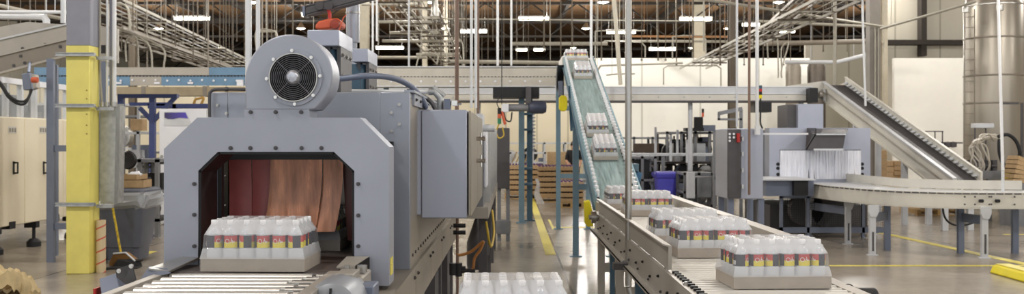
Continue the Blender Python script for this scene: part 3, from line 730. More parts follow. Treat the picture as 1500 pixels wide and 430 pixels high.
# overhead gear above the tunnel
h = thing('jib_beam', 'dark steel beam with trolley above the tunnel', 'beam', (XX(500, 6.5), 6.5, 0))
ya = 6.5
bm = BM(); a, b_ = P(446, 16, ya), P(620, -30, ya)
dv = (b_ - a).normalized(); up = Vector((-dv.z, 0, dv.x))
for o_ in (-.028, .028): prism(bm, [a + up*(o_-.006) , b_ + up*(o_-.006), b_ + up*(o_+.006), a + up*(o_+.006)], (0, .1, 0))
prism(bm, [a - up*.026, b_ - up*.026, b_ + up*.026, a + up*.026], (0, .04, 0)); obj('beam', bm, SLATED, h)
obj('end_plate', B(a.x - .012, a.x + .004, ya - .01, ya + .11, a.z - .035, a.z + .033), SLATE, h)
bm = BM()
for px in (468, 481):
    cyl(bm, P(px, 8, ya - .03), P(px, 8, ya + .12), .03, 12)
box(bm, XX(464, ya), XX(486, ya), ya - .02, ya - .005, ZZ(14, ya), ZZ(4, ya)); obj('trolley', bm, SLATED, h)
bm = BM(); cyl(bm, P(620, -22, ya + .05), P(620, -400, ya + .05), .04, 10); obj('support', bm, SLATED, h)
k_ = thing('chain_hoist', 'orange chain hoist hanging over the tunnel motors', 'hoist', (XX(481, 6.5), 6.5, 0))
bm = BM(); pr = [(461, 42), (462, 36), (466, 31), (480, 27), (495, 26), (500, 32), (499, 39), (480, 42), (470, 43)]
prism(bm, [P(x, y, 6.42) for x, y in pr], (0, .18, 0)); obj('hoist_body', bm, ORANGE, k_, bevel=.012)
bm = BM(); lathe(bm, [(.001, 6.39), (.03, 6.395), (.036, 6.42)], (XX(490, 6.4), 0, ZZ(35, 6.4)), 'Y', 16); obj('end_cover', bm, mat('hoist_dark', (150, 56, 36), .45, 0, .05), k_)
bm = BM(); tube(bm, [P(483, 27, 6.5), P(483, 20, 6.5), P(481, 14, 6.5)], .012, 8); obj('hook', bm, RED, k_)
bm = BM(); tube(bm, [P(497, 44, 6.4), P(503, 26, 6.4), P(507, 22, 6.5)], .004, 6); obj('cord', bm, ORANGE, k_)
e_ = thing('exhaust_duct', 'round grey exhaust duct rising behind the fan motors', 'duct', (XX(517, 6.85), 6.85, 0))
X = XX(517, 6.85)
bm = BM(); lathe(bm, [(.048, ZZ(62, 6.85)), (.048, RZ - .05)], (X, 6.85, 0), 'Z', 24); obj('pipe', bm, DUCTM, e_)
bm = BM(); lathe(bm, [(.030, zt), (.030, ZZ(60, 6.85))], (X, 6.85, 0), 'Z', 20); obj('neck', bm, DUCTM, e_)
bm = BM(); lathe(bm, [(.052, ZZ(20, 6.85)), (.052, ZZ(18, 6.85))], (X, 6.85, 0), 'Z', 24); obj('clamp_ring', bm, STEEL, e_)
for px, Y, r, lab in ((364, 4.95, .0165, 'thick'), (378, 5.4, .0125, 'thinner')):
    solo('riser_pipe', (lambda bm: (cyl(bm, (XX(px, Y), Y, zt + .0), (XX(px, Y), Y, RZ - .02), r, 14), bm)[1])(BM()), WHPIPE, '%s pale pipe rising to the roof beside the blower' % lab, 'pipe', 'pale riser pipes by the blower')

# air drop behind the control cabinet
a_ = thing('air_drop', 'brown air drop pipe with black valves and amber hose', 'pipe', (XX(669, 6.9), 7.1, 0))
X = XX(670, 7.1)
bm = BM(); cyl(bm, (X, 7.1, .35), (X, 7.1, RZ - .02), .011, 10); obj('pipe', bm, BROWNP, a_)
for py in (330, 340, 392): bm = BM(); cyl(bm, P(664, py, 7.1), P(682, py, 7.1), .016, 8); obj('valve', bm, BLACKR, a_)
bm = BM()
cyl(bm, P(664, 385, 7.1), P(664, 402, 7.1), .03, 12); cyl(bm, P(672, 385, 7.1), P(672, 404, 7.1), .026, 12); obj('filter_bowl', bm, BLACKR, a_); bm = BM(); cyl(bm, P(674, 396, 7.1), P(696, 396, 7.1), .018, 10)
obj('valve', bm, BLACKR, a_)
bm = BM(); tube(bm, smoothpath([P(668, 370, 7.1), P(674, 373, 7.1), P(690, 368, 7.1), P(703, 357, 7.1), P(708, 354, 7.1), P(703, 366, 7.1), P(695, 378, 7.1), P(693, 392, 7.1), P(688, 396, 7.1)], 5), .011, 8); obj('hose', bm, BRASSH, a_)
# ================================================================ roller conveyor carrying the wrapped cases
rc = thing('roller_conveyor', 'long taupe roller conveyor carrying wrapped cases down from the incline', 'conveyor', (1.07, 6.5, 0))
XA, XB, YN, YF = .745, 1.40, 2.9, 9.85
k = 0
y = 3.3
while y < 9.8:
    bm = BM(); cyl(bm, (XA + .02 if y < 8.4 else .885, y, ZR - .024), (XB - .01, y, ZR - .024), .0235, 12); obj('roller', bm, ROLLG, rc); y += .0655; k += 1
bm = BM()
prism(bm, [(XA - .02, YN, ZR + .0), (XA + .015, YN, ZR + .0), (XA + .015, YN, ZR - .01), (XA - .005, YN, ZR - .01), (XA - .005, YN, ZR - .15), (XA + .02, YN, ZR - .15), (XA + .02, YN, ZR - .16), (XA - .02, YN, ZR - .16)], (0, 8.4 - YN, 0)); obj('side_channel', bm, TAUPE, rc)
bm = BM(); box(bm, XA - .06, XA - .02, YN, 8.4, ZR - .155, ZR - .148); box(bm, XA - .06, XA - .055, YN, 8.4, ZR - .165, ZR - .148); obj('channel_lip', bm, TAUPE, rc)
bm = BM(); prism(bm, [(XB - .015, YN, ZR), (XB + .045, YN, ZR), (XB + .045, YN, ZR - .16), (XB + .035, YN, ZR - .16), (XB + .035, YN, ZR - .01), (XB - .015, YN, ZR - .01)], (0, YF - YN, 0)); obj('side_channel', bm, TAUPE, rc)
bm = BM(); box(bm, .862, .885, 8.3, YF, ZR - .12, ZR); obj('infeed_channel', bm, TAUPE, rc)
# tall guide rails ending at the case
bm = BM(); prism(bm, [(XA - .012, 4.48, ZR + .012), (XA + .004, 4.48, ZR + .012), (XA + .004, 4.48, ZR + .125), (XA - .035, 4.48, ZR + .133), (XA - .037, 4.48, ZR + .127), (XA - .012, 4.48, ZR + .12)], (0, 3.6, 0)); obj('guide_rail', bm, TAUPE, rc, label='tall guide rail with folded top')
bm = BM(); prism(bm, [(XB - .01, 4.45, ZR + .012), (XB + .008, 4.45, ZR + .012), (XB + .008, 4.45, ZR + .12), (XB + .05, 4.45, ZR + .127), (XB + .05, 4.45, ZR + .133), (XB - .01, 4.45, ZR + .127)], (0, 5.0, 0)); obj('guide_rail', bm, TAUPE, rc)
# roller axle clips
for j in range(60):
    y = 3.40 + .065 * j
    if y > 4.46: break
    bm = BM(); box(bm, XA + .0, XA + .03, y - .006, y + .012, ZR + .0, ZR + .012); obj('axle_clip', bm, BLACKM, rc)
rb = [(XA - .02, 3.6 + .28 * j, ZR - .05 - .04*(j % 2)) for j in range(17)]
bolts(rc, rb, .0075, BLACKM, axis=(-1, 0, 0))
rb = [(XA - .02, 3.8 + .42 * j, ZR - .115) for j in range(11)]
bolts(rc, rb, .007, SLATED, axis=(-1, 0, 0))
rb = [(XA + .0, 3.6 + .5 * j, ZR) for j in range(10)]
bolts(rc, rb, .012, STEEL, axis=(0, 0, 1))
for y, m in ((8.3, TAUPE), (6.9, TAUPE), (4.2, TAUPE)):
    for x in (XA + .03, XB + .02):
        bm = BM(); box(bm, x - .03, x + .03, y - .025, y + .025, 0, ZR - .16); box(bm, x - .05, x + .05, y - .05, y + .05, 0, .012); obj('leg', bm, m, rc)
    bm = BM(); box(bm, XA, XB, y - .02, y + .02, .42, .5); obj('cross_brace', bm, TAUPE, rc)
# bracket and inner posts seen below the channel
for y in (8.05, 6.4):
    bm = BM(); box(bm, XA + .08, XA + .15, y - .03, y + .03, 0, ZR - .17); obj('inner_post', bm, TEALD, rc, label='blue painted inner post')
bm = BM(); lathe(bm, [(.05, -.02), (.05, .02)], (XA - .06, 8.0, ZR - .02), 'X', 18); cyl(bm, (XA - .10, 8.0, ZR - .02), (XA + .02, 8.0, ZR - .02), .02, 10); obj('pulley', bm, STEEL, rc)
bm = BM(); cyl(bm, P(932, 390, 5.9), P(932, 378, 5.9), .01, 8); box(bm, XA - .12, XA - .03, 5.88, 5.96, .76, .80); obj('clamp_bracket', bm, SLATED, rc)
# upright steel post clamped to the conveyor
u = thing('upright_post', 'shiny upright steel post clamped to the roller conveyor', 'post', (XX(920.5, 6.0), 6.0, 0))
X = XX(920.5, 6.0)
bm = BM(); cyl(bm, (X, 6.0, ZZ(418, 6.0)), (X, 6.0, RZ - .02), .021, 18); tube(bm, smoothpath([(X, 6.0, ZZ(420, 6)), (X + .008, 6.0, ZZ(428, 6)), (X + .03, 6.0, ZZ(438, 6)), (X + .07, 6, ZZ(446, 6))], 4), .0195, 14); obj('pipe', bm, STEEL, u)
bm = BM(); cyl(bm, (X, 6.0, ZZ(84, 6)), (X, 6.0, ZZ(76, 6)), .0225, 18); obj('coupling', bm, STEEL, u)
bm = BM(); box(bm, X - .045, X + .045, 5.965, 5.99, ZZ(386, 6), ZZ(380, 6)); cyl(bm, (X - .035, 5.96, ZZ(383, 6)), (X - .035, 6.0, ZZ(383, 6)), .014, 8); cyl(bm, (X + .035, 5.96, ZZ(383, 6)), (X + .035, 6.0, ZZ(383, 6)), .014, 8)
box(bm, X + .0, X + .07, 5.98, 6.02, ZZ(387, 6), ZZ(380, 6)); obj('clamp', bm, STEEL, u)

# ================================================================ incline belt conveyor
RAILT = mat('rail_teal', (126, 158, 170), .45, .15, .06)
ic = thing('incline_conveyor', 'steep teal belt conveyor rising beside the steel post', 'conveyor', (1.1, 13, 0))
ya, yb = 9.9, 16.0
def pr_i(xa, xb, z0, z1, y0=ya, y1=yb, m=TEAL, name='side_rail', **kw):
    bm = BM(); prism(bm, [(xa, y0, IZ(y0) + z0), (xb, y0, IZ(y0) + z0), (xb, y0, IZ(y0) + z1), (xa, y0, IZ(y0) + z1)], (0, y1 - y0, IZ(y1) - IZ(y0))); return obj(name, bm, m, ic, **kw)
pr_i(.91, 1.30, -.03, 0, m=BELT, name='belt')
pr_i(.91, 1.30, -.13, -.035, m=TEALD, name='belt_bed')
pr_i(.862, .882, -.10, .06, m=RAILT); pr_i(1.345, 1.365, -.17, .06, m=RAILT)
pr_i(.882, .91, -.02, .01, m=BLACKR, name='edge_channel'); pr_i(1.30, 1.335, -.02, .01, m=BLACKR, name='edge_channel')
pr_i(.84, .862, -.10, -.085, m=TEAL, name='flange')
for xs_ in (.893, 1.318):
    for j in range(48):
        y = ya + .1 + j * .125
        bm = BM(); cyl(bm, (xs_ , y, IZ(y) + .005), (xs_, y - .012, IZ(y) + .075), .022, 8); obj('guide_roller', bm, CAPM, ic)
# crest
bm = BM(); box(bm, .91, 1.30, 16.0, 17.2, 2.885, 2.91); obj('crest_belt', bm, BELT, ic)
bm = BM(); box(bm, .84, .875, 16.0, 17.2, 2.74, 2.98); box(bm, 1.335, 1.37, 16.0, 17.2, 2.74, 2.98); obj('crest_rail', bm, CREAM, ic)
# supports
for x, y, zt_ in ((.86, 12.9, IZ(12.9) - .17), (1.35, 12.9, IZ(12.9) - .17), (.82, 16.95, 2.74), (1.35, 16.95, 2.74)):
    bm = BM(); box(bm, x - .04, x + .04, y - .04, y + .04, 0, zt_); box(bm, x - .08, x + .08, y - .07, y + .07, 0, .015); obj('leg', bm, TEAL, ic)
bm = BM(); box(bm, .86, 1.35, 12.88, 12.92, .9, .98); obj('cross_brace', bm, TEAL, ic)
bm = BM(); box(bm, .82, 1.35, 16.93, 16.97, .9, .98); box(bm, .82, 1.35, 16.93, 16.97, 2.1, 2.18); obj('cross_brace', bm, TEAL, ic)
# yellow chain guards
for (px, py, w, h_, Y) in ((825, 151, 13, 24, 15.4),):
    a = P(px, py, Y); bm = BM(); s1 = Y/F
    prism(bm, [a + Vector((sx*s1, 0, sz*s1)) for sx, sz in ((-6, -8), (-3, -11.5), (3, -11.5), (6, -8), (6, 8), (3, 11.5), (-3, 11.5), (-6, 8))], (0, .12, 0)); obj('chain_guard', bm, YEL2, ic, bevel=.01)
bm = BM(); prism(bm, [P(856, 295, 9.9), P(864, 293, 9.9), P(869, 313, 9.9), P(869, 331, 9.9), P(861, 332, 9.9), P(857, 326, 9.9)], (0, .14, 0)); obj('chain_guard', bm, YEL2, ic, bevel=.008)
bm = BM(); prism(bm, [P(816, 95, 15.9), P(826, 95, 15.9), P(826, 150, 15.6), P(816, 128, 15.6)], (0, .3, 0)); obj('drive_cover', bm, BLACKM, ic)
bm = BM(); box(bm, XX(818, 15.6), XX(824, 15.6), 15.5, 15.7, ZZ(140, 15.6), ZZ(119, 15.6)); obj('switch_box', bm, SLATE, ic)
bm = BM(); a = P(834, 150, 13.6); prism(bm, [P(832, 125, 14.2), P(842, 128, 14.2), P(845, 190, 13.6), P(836, 192, 13.6)], (0, .1, 0)); obj('belt_bed', bm, TEALD, ic)
# blue bracket at the far side near the foot
bm = BM(); prism(bm, [P(921, 238, 11.0), P(926, 246, 11.0), P(941, 254, 11.0), P(936, 272, 11.0), P(924, 264, 11.0)], (0, .2, 0)); obj('drive_plate', bm, mat('mid_blue', (72, 120, 158), .45, .1, .05), ic, bevel=.006)
bm = BM(); box(bm, 1.37, 1.46, 11.0, 11.15, IZ(11) - .1, IZ(11)); obj('drive_arm', bm, TEAL, ic)

# ================================================================ level conveyor at high level, front run
def wedge_plate(name, bmf, m, par): bm = BM(); bmf(bm); return obj(name, bm, m, par)
LCG = mat('level_grey', (192, 187, 176), .45, .1, .04)
lc = thing('level_conveyor', 'grey overhead conveyor running level to the crest of the incline', 'conveyor', (-1, 18.3, 0))
Y = 18.0
xa, xb = XX(500, Y), XX(815, Y)
obj('side_panel', B(xa, xb, Y, Y + .05, ZZ(112, Y), ZZ(97.5, Y)), LCG, lc); obj('lower_panel', B(xa, xb, Y + .0, Y + .04, ZZ(126, Y), ZZ(113, Y)), LCG, lc)
bm = BM(); box(bm, xa, xb, Y - .03, Y, ZZ(98.5, Y), ZZ(97, Y)); box(bm, xa, xb, Y - .03, Y + .02, ZZ(127, Y), ZZ(125.5, Y)); obj('flange', bm, LGREY, lc)
obj('belt', B(xa, xb + .4, Y + .05, Y + .6, 2.72, 2.76), SLATED, lc)
obj('side_panel', B(xa, xb, Y + .6, Y + .65, ZZ(126, Y), ZZ(97.5, Y)), CREAM, lc)
x = xa + .05
while x < xb: bm = BM(); box(bm, x, x + .03, Y - .012, Y, ZZ(112.8, Y), ZZ(111.6, Y)); x += .066; obj('chain_slot', bm, SLATED, lc)
bolts(lc, [(xa + .28 * k + .1, Y, ZZ(119, Y)) for k in range(14)], .022, WHITEP)
bm = BM(); R = 1.0
prism(bm, [(xb, Y, ZZ(127, Y)), (xb + .38, 17.25, ZZ(127, Y)), (xb + .38, 17.25, ZZ(97.5, Y)), (xb, Y, ZZ(97.5, Y))], (0, .05, 0)); obj('bend_panel', bm, CREAM, lc)
for (x, y) in ((XX(764, 18.2), 18.25), (XX(776, 18.7), 18.75), (XX(600, 18.2), 18.25), (XX(606, 18.7), 18.75)):
    bm = BM(); box(bm, x - .055, x + .055, y - .04, y + .04, 0, 2.55); box(bm, x - .1, x + .1, y - .08, y + .08, 0, .02); obj('leg', bm, TEAL if y < 18.5 else TEALD, lc)
for py in (165, 188, 245, 268): bm = BM(); box(bm, XX(760, 18.2), XX(780, 18.7), 18.3, 18.7, ZZ(py + 3, 18.4), ZZ(py, 18.4)); obj('cross_brace', bm, TEALD, lc)
obj('drive_box', B(XX(722, 18), XX(790, 18), 18.0, 18.6, ZZ(143, 18), ZZ(127.5, 18)), BLACKM, lc)
dm = thing('drum_motor', 'dark drum motor slung under the overhead conveyor', 'motor', (XX(775, 17.9), 17.9, 0))
bm = BM(); lathe(bm, [(.001, XX(774, 17.8)), (.09, XX(775, 17.8)), (.12, XX(780, 17.8)), (.12, XX(795, 17.8)), (.09, XX(800, 17.8)), (.001, XX(801, 17.8))], (0, 17.8, ZZ(157, 17.8)), 'X', 20); obj('motor_body', bm, mat('motor_blue', (70, 76, 96), .5, .1, .06), dm)
bm = BM(); lathe(bm, [(.07, XX(744, 17.8)), (.07, XX(774, 17.8))], (0, 17.8, ZZ(157.5, 17.8)), 'X', 18); obj('gear_housing', bm, GREYM, dm)
obj('terminal_box', B(XX(735, 17.8), XX(745, 17.8), 17.7, 17.9, ZZ(164, 17.8), ZZ(152, 17.8)), WHITEP, dm)
bm = BM(); tube(bm, smoothpath([P(738, 164, 17.8), P(741, 175, 17.8), P(748, 177, 17.8), P(750, 164, 17.8)], 5), .015, 6); obj('cable', bm, BLACKR, dm)
bm = BM(); box(bm, XX(770, 17.8), XX(778, 17.8), 17.75, 17.95, ZZ(152, 17.8), 2.57); obj('hanger', bm, SLATED, dm)
# bottles riding on the overhead conveyor
mb = None
for i, px in enumerate([638.5, 642, 645.5, 649, 652.5, 656, 659.5, 663, 679, 684, 751, 754.5, 758, 761.5, 765, 768.5, 772, 775.5]):
    x = XX(px, 18.3)
    lab = 'white capped bottle riding high on the overhead conveyor'
    if mb is None:
        mb = thing('loose_bottle', lab, 'bottle', (x, 18.3, 2.76), 'bottles on the overhead conveyor')
        bm = BM(); lathe(bm, [(.03, 0), (.032, .02), (.032, .14), (.02, .17), (.014, .18)], (x, 18.3, 2.76), 'Z', 10); obj('bottle_body', bm, PLASTIC, mb)
        bm = BM(); lathe(bm, [(.018, .18), (.018, .225), (.001, .228)], (x, 18.3, 2.76), 'Z', 10); obj('cap', bm, CAPM, mb); cache_children(mb)
    else: copy_thing(mb, (x, 18.3, 2.76), (0, 0, 0), lab)

# second overhead conveyor farther back, full length
fc = thing('level_conveyor', 'pale overhead conveyor crossing behind the incline toward the decline', 'conveyor', (1.5, 20.5, 0))
Y = 20.5
xa, xb = XX(500, Y), XX(1190, Y)
obj('side_panel', B(xa, xb, Y, Y + .05, ZZ(136.5, Y), ZZ(127, Y)), LGREY, fc); obj('lower_panel', B(xa, xb, Y + .01, Y + .05, ZZ(147, Y), ZZ(137.5, Y)), CREAM, fc)
bm = BM(); box(bm, xa, xb, Y - .02, Y + .6, ZZ(149, Y), ZZ(147, Y)); obj('under_tray', bm, SLATED, fc)
bm = BM(); box(bm, xa, xb, Y - .02, Y + .01, ZZ(137.6, Y), ZZ(136.4, Y)); box(bm, xa, xb, Y - .02, Y, ZZ(127.6, Y), ZZ(126.4, Y)); obj('flange', bm, WHITEP, fc)
obj('belt', B(xa, xb, Y + .05, Y + .55, 2.55, 2.58), SLATED, fc); obj('side_panel', B(xa, xb, Y + .55, Y + .6, ZZ(147, Y), ZZ(127, Y)), LGREY, fc)
bolts(fc, [(xa + .55 * k + .2, Y, ZZ(142, Y)) for k in range(18)], .018, STEEL)
for px in (530, 700, 1015, 1180):
    x = XX(px, Y); bm = BM(); cyl(bm, (x, Y + .3, ZZ(149, Y)), (x, Y + .3, 0), .05, 10); obj('leg', bm, LGREY, fc)
obj('drive_box', B(XX(1105, Y), XX(1130, Y), Y - .02, Y + .4, ZZ(164, Y), ZZ(149, Y)), BLACKM, fc)

# ================================================================ decline conveyor to the curve
dc = thing('decline_conveyor', 'pale sloping conveyor with dark belt and round guide rollers', 'conveyor', (7.2, 18.5, 0))
A = Vector((XX(1206, 20.5), 20.5, ZZ(124, 20.5))); Bv = Vector((XX(1398, 16.4), 16.4, ZZ(267, 16.4)))
dv = (Bv - A); hd = Vector((dv.x, dv.y, 0)).normalized(); pv = Vector((-hd.y, hd.x, 0))   # toward the far side
if pv.x < 0: pv = -pv
upv = Vector((0, 0, 1))
def rail(o0, o1, z0, z1, m, name, a=A, b=Bv):
    bm = BM(); prism(bm, [a + pv*o0 + upv*z0, a + pv*o1 + upv*z0, a + pv*o1 + upv*z1, a + pv*o0 + upv*z1], b - a); return obj(name, bm, m, dc)
rail(0, .05, -.32, .06, CREAM, 'side_rail'); rail(-.04, 0, -.33, -.30, CREAM, 'flange'); rail(-.03, .05, .05, .08, LGREY, 'flange'); rail(-.02, 0, -.12, -.10, TAUPE, 'flange')
rail(.05, .52, -.03, 0, SLATED, 'belt'); rail(.52, .56, -.30, .16, CREAM, 'side_rail'); rail(.50, .56, .16, .18, CREAM, 'flange')
for j in range(34):
    p = A + (Bv - A) * ((j + .6) / 34.5) + pv * .49 + upv * .05
    bm = BM(); cyl(bm, p, p + upv * .035, .05, 10); obj('guide_roller', bm, LGREY, dc)
# top level stretch linking to the overhead run
A0 = A + Vector((-.75, .02, .0))
bm = BM(); prism(bm, [A + Vector((0, 0, -.32)), A0 + Vector((0, 0, -.32)), A0 + Vector((0, 0, -.02)), A + Vector((0, 0, .08))], (0, .05, 0)); obj('link_panel', bm, CREAM, dc)
bm = BM(); q = P(1245, 123, 21.3); prism(bm, [P(1222, 128, 21.0), P(1240, 119, 21.2), P(1252, 122, 21.0), P(1235, 131, 20.7)], (0, .05, -.15)); obj('link_panel', bm, CREAM, dc)
for fr in (.28, .66, .93):
    p = A + (Bv - A) * fr
    for o_ in (.03, .54):
        q = p + pv * o_; bm = BM(); box(bm, q.x - .05, q.x + .05, q.y - .04, q.y + .04, 0, q.z - .33); obj('leg', bm, LGREY, dc)
obj('drive_box', B(XX(1184, 20.3), XX(1196, 20.3), 20.2, 20.45, ZZ(150, 20.3), ZZ(129, 20.3)), BLACKM, dc)
bm = BM(); cyl(bm, P(1200, 138, 20.4), P(1222, 138, 20.4), .06, 10); cyl(bm, P(1208, 130, 20.4), P(1208, 148, 20.4), .05, 10); obj('motor', bm, STEEL, dc)

# ================================================================ curved conveyor
cv = thing('curved_conveyor', 'pale curved conveyor sweeping out of the far shrink tunnel', 'conveyor', (6.3, 13.7, 0))
ZT = .875
outer = smoothpath([(4.80, 16.2, 0), (4.82, 15.4, 0), (4.90, 14.4, 0), (5.20, 13.35, 0), (5.85, 12.78, 0), (6.7, 12.66, 0), (7.8, 12.64, 0), (9.2, 12.64, 0)], 8)
inner = smoothpath([(5.66, 16.2, 0), (5.66, 15.4, 0), (5.66, 14.6, 0), (5.75, 13.95, 0), (6.2, 13.45, 0), (6.95, 13.22, 0), (7.8, 13.20, 0), (9.2, 13.20, 0)], 8)
def ribbon(path, z0, z1, th_, m, name, par=cv, rng=None):
    p = path if rng is None else path[rng[0]:rng[1]]
    bm = BM(); n = len(p); R = []
    for i in range(n):
        a = p[max(i-1, 0)]; b = p[min(i+1, n-1)]; d = (b - a).normalized(); s_ = Vector((-d.y, d.x, 0)) * th_
        R.append([bm.verts.new((p[i].x, p[i].y, z0)), bm.verts.new((p[i].x + s_.x, p[i].y + s_.y, z0)), bm.verts.new((p[i].x + s_.x, p[i].y + s_.y, z1)), bm.verts.new((p[i].x, p[i].y, z1))])
    for i in range(n - 1):
        for k in range(4): face(bm, [R[i][k], R[i][(k+1)%4], R[i+1][(k+1)%4], R[i+1][k]])
    face(bm, R[0]); face(bm, R[-1]); return obj(name, bm, m, par)
ribbon(outer, ZT - .21, ZT, .03, CREAM, 'side_panel'); ribbon(outer, ZT - .22, ZT - .205, .08, CREAM, 'flange'); ribbon(inner, ZT - .2, ZT, .03, CREAM, 'side_panel')
ribbon(inner, ZT + .01, ZT + .135, .015, CREAM, 'guide_rail', rng=(0, 42))
bm = BM()
for i in range(len(outer) - 1):
    face(bm, [bm.verts.new(v) for v in ((outer[i].x, outer[i].y, ZT - .012), (outer[i+1].x, outer[i+1].y, ZT - .012), (inner[i+1].x, inner[i+1].y, ZT - .012), (inner[i].x, inner[i].y, ZT - .012))])
bmesh.ops.remove_doubles(bm, verts=bm.verts[:], dist=1e-5); bmesh.ops.solidify(bm, geom=bm.faces[:], thickness=.01)
obj('roller_bed', bm, LGREY, cv)
for i in range(1, len(outer) - 1):
    d = (outer[i+1] - outer[i-1]).normalized(); nrm = Vector((d.y, -d.x, 0)); p = outer[i] + nrm * .004
    bm = BM(); beam(bm, p - d * .045 + upv * (ZT - .018), p + d * .045 + upv * (ZT - .018), .01, .016); obj('roller_slot', bm, SLATED, cv)
for (px, Y, lt) in ((1280, 13.0, 1), (1445, 12.66, 1), (1244, 14.4, 1), (1186, 15.6, 1), (1302, 13.6, 0), (1410, 13.2, 0), (1490, 13.2, 0), (1367, 14.2, 0)):
    if px == 1367: continue
    x = XX(px, Y); w_ = .04
    bm = BM(); box(bm, x - w_, x + w_, Y + .03, Y + .09, 0, ZT - .21)
    if lt: box(bm, x - .07, x + .07, Y + .0, Y + .03, ZT - .28, ZT - .19); prism(bm, [(x - .07, Y, ZT - .28), (x + .07, Y, ZT - .28), (x + .04, Y, ZT - .35), (x - .04, Y, ZT - .35)], (0, .03, 0)); box(bm, x - .07, x + .07, Y + .02, Y + .1, 0, .012)
    obj('leg', bm, LGREY if lt else SLATE, cv)
    if lt:
        bm = BM(); box(bm, x - .012, x + .012, Y + .022, Y + .031, .06, .32); obj('leg_slot', bm, SLATED, cv)
for a, b in (((1410, 13.23), (1445, 12.72)), ((1280, 13.05), (1302, 13.6)), ((1186, 15.6), (1244, 14.45))):
    bm = BM(); beam(bm, (XX(*a), a[1] + .06, .50), (XX(*b), b[1] + .06, .50), .04, .12); obj('cross_brace', bm, SLATE, cv)
for px in (1437, 1461):
    bm = BM(); x = XX(px, 12.64); prism(bm, [(x + sx*.035, 12.625, .765 + sz*.022) for sx, sz in ((-1, 0), (-.7, 1), (.7, 1), (1, 0), (.7, -1), (-.7, -1))], (0, .02, 0)); obj('access_hole', bm, BLACKM, cv)
bolts(cv, [(XX(px, 12.64), 12.64, z) for px in (1413, 1428, 1449, 1452, 1486) for z in (.72, .82)], .012, SLATED)
# yellow floor bumper
yb_ = thing('floor_bumper', 'bright yellow bumper block lying on the polished floor', 'bumper', (7, 11, 0))
bm = BM(); a = Vector((XX(1465, 11.3), 11.3, 0)); b = Vector((XX(1540, 10.2), 10.2, 0)); d = (b - a).normalized(); s_ = Vector((d.y, -d.x, 0))
prism(bm, [a - s_*.13, a + s_*.13, a + s_*.09 + upv*.10, a - s_*.09 + upv*.10], b - a); obj('block', bm, YEL2, yb_, bevel=.02)
bm = BM(); prism(bm, [a - s_*.11 + upv*.105, a + s_*.05 + upv*.105, a + s_*.05 + upv*.11, a - s_*.11 + upv*.11], (b - a) * .9); obj('top_pad', bm, YEL, yb_)
# black sensor cable at the end of the rollers
sc_ = thing('cable_gland', 'black cable coil and plug at the roller conveyor corner', 'cable', (1.5, 4.1, 0))
bm = BM(); tube(bm, smoothpath([P(1236, 427, 4.1), P(1237, 420, 4.1), P(1244, 417, 4.1), P(1250, 422, 4.1), P(1251, 430, 4.1)], 5), .006, 8); obj('cable', bm, BLACKR, sc_)
bm = BM(); lathe(bm, [(.001, 0), (.03, .005), (.034, .03), (.034, .09), (.028, .10), (.001, .10)], (XX(1250, 4.15), 4.15, ZZ(432, 4.15)), 'X', 16); obj('plug', bm, BLACKR, sc_)
obj('mount', B(XX(1240, 4.2), XX(1262, 4.2), 4.08, 4.22, .80, ZZ(434, 4.15)), SLATED, sc_)

# ================================================================ far shrink tunnel
ft = thing('shrink_tunnel', 'distant blue-grey shrink tunnel with white strip curtain', 'shrink tunnel', (4.7, 16, 0))
Y = 16.2
def FB(px0, px1, py0, py1, y0, y1, name, m, par=ft, **kw): return obj(name, B(XX(px0, y0), XX(px1, y0), y0, y1, ZZ(py1, y0), ZZ(py0, y0)), m, par, **kw)
bm = BM(); ringframe(bm, [P(1127, 286, Y), P(1275, 286, Y), P(1275, 187, Y), P(1127, 187, Y)], [P(1142, 262, Y), P(1261, 262, Y), P(1261, 219, Y), P(1142, 219, Y)], (0, .3, 0)); obj('hood', bm, CABM, ft)
FB(1122, 1272, 190, 286, Y + .3, Y + 2.4, 'body', SLATE)
FB(1169, 1206, 152, 187, Y + .1, Y + .8, 'control_box', CABM); FB(1153, 1169, 153, 187, Y + .2, Y + .8, 'control_box', SLATED)
bm = BM(); prism(bm, [P(1180, 219, 15.6), P(1194, 195, 15.6), P(1239, 195, 15.6), P(1235, 217, 15.6)], (0, .02, 0)); obj('visor_face', bm, SLATED, ft)
bm = BM(); prism(bm, [P(1182, 187, Y), P(1194, 187, Y), P(1194, 196, 15.6), P(1180, 219, 15.6), P(1180, 219, Y)], (.02, 0, 0)); prism(bm, [P(1190, 196, 15.6), P(1240, 196, 15.6), P(1242, 188, Y), P(1186, 188, Y)], (0, 0, -.01)); obj('visor', bm, SLATED, ft)
bm = BM(); box(bm, XX(1192, 15.58), XX(1235, 15.58), 15.57, 15.62, ZZ(220, 15.58), ZZ(217.5, 15.58)); box(bm, XX(1196, 15.58), XX(1239, 15.58), 15.57, 15.62, ZZ(197.5, 15.58), ZZ(195.5, 15.58)); obj('visor_edge', bm, LGREY, ft)
rnd = random.Random(3)
for j in range(26):
    x0_ = XX(1142.5 + 4.5 * j, Y); x1_ = XX(1142.5 + 4.5 * j + 6.0, Y); dx = rnd.uniform(-.02, .02); rows = []
    for i in range(5):
        u = i / 4; rows.append([(x0_ + (x1_ - x0_)*q + dx*u, Y - .01 + .02*math.sin(q*PI) - .03*u*rnd.random(), ZZ(220, Y) + (ZZ(262, Y) - ZZ(220, Y))*u) for q in (0, .33, .66, 1)])
    bm = BM(); sheet(bm, rows); obj('curtain_strip', bm, STRIP, ft)
obj('inner_back', B(XX(1140, Y), XX(1263, Y), Y + .25, Y + .3, ZZ(263, Y), ZZ(218, Y)), WHITEP, ft)
FB(1122, 1192, 263, 287, 15.2, 16.2, 'entry_table', SLATE); FB(1163, 1184, 265, 286, 15.1, 15.25, 'control_recess', BLACKM)
FB(1115, 1195, 262, 264, 15.0, 16.2, 'table_plate', LGREY)
bm = BM()
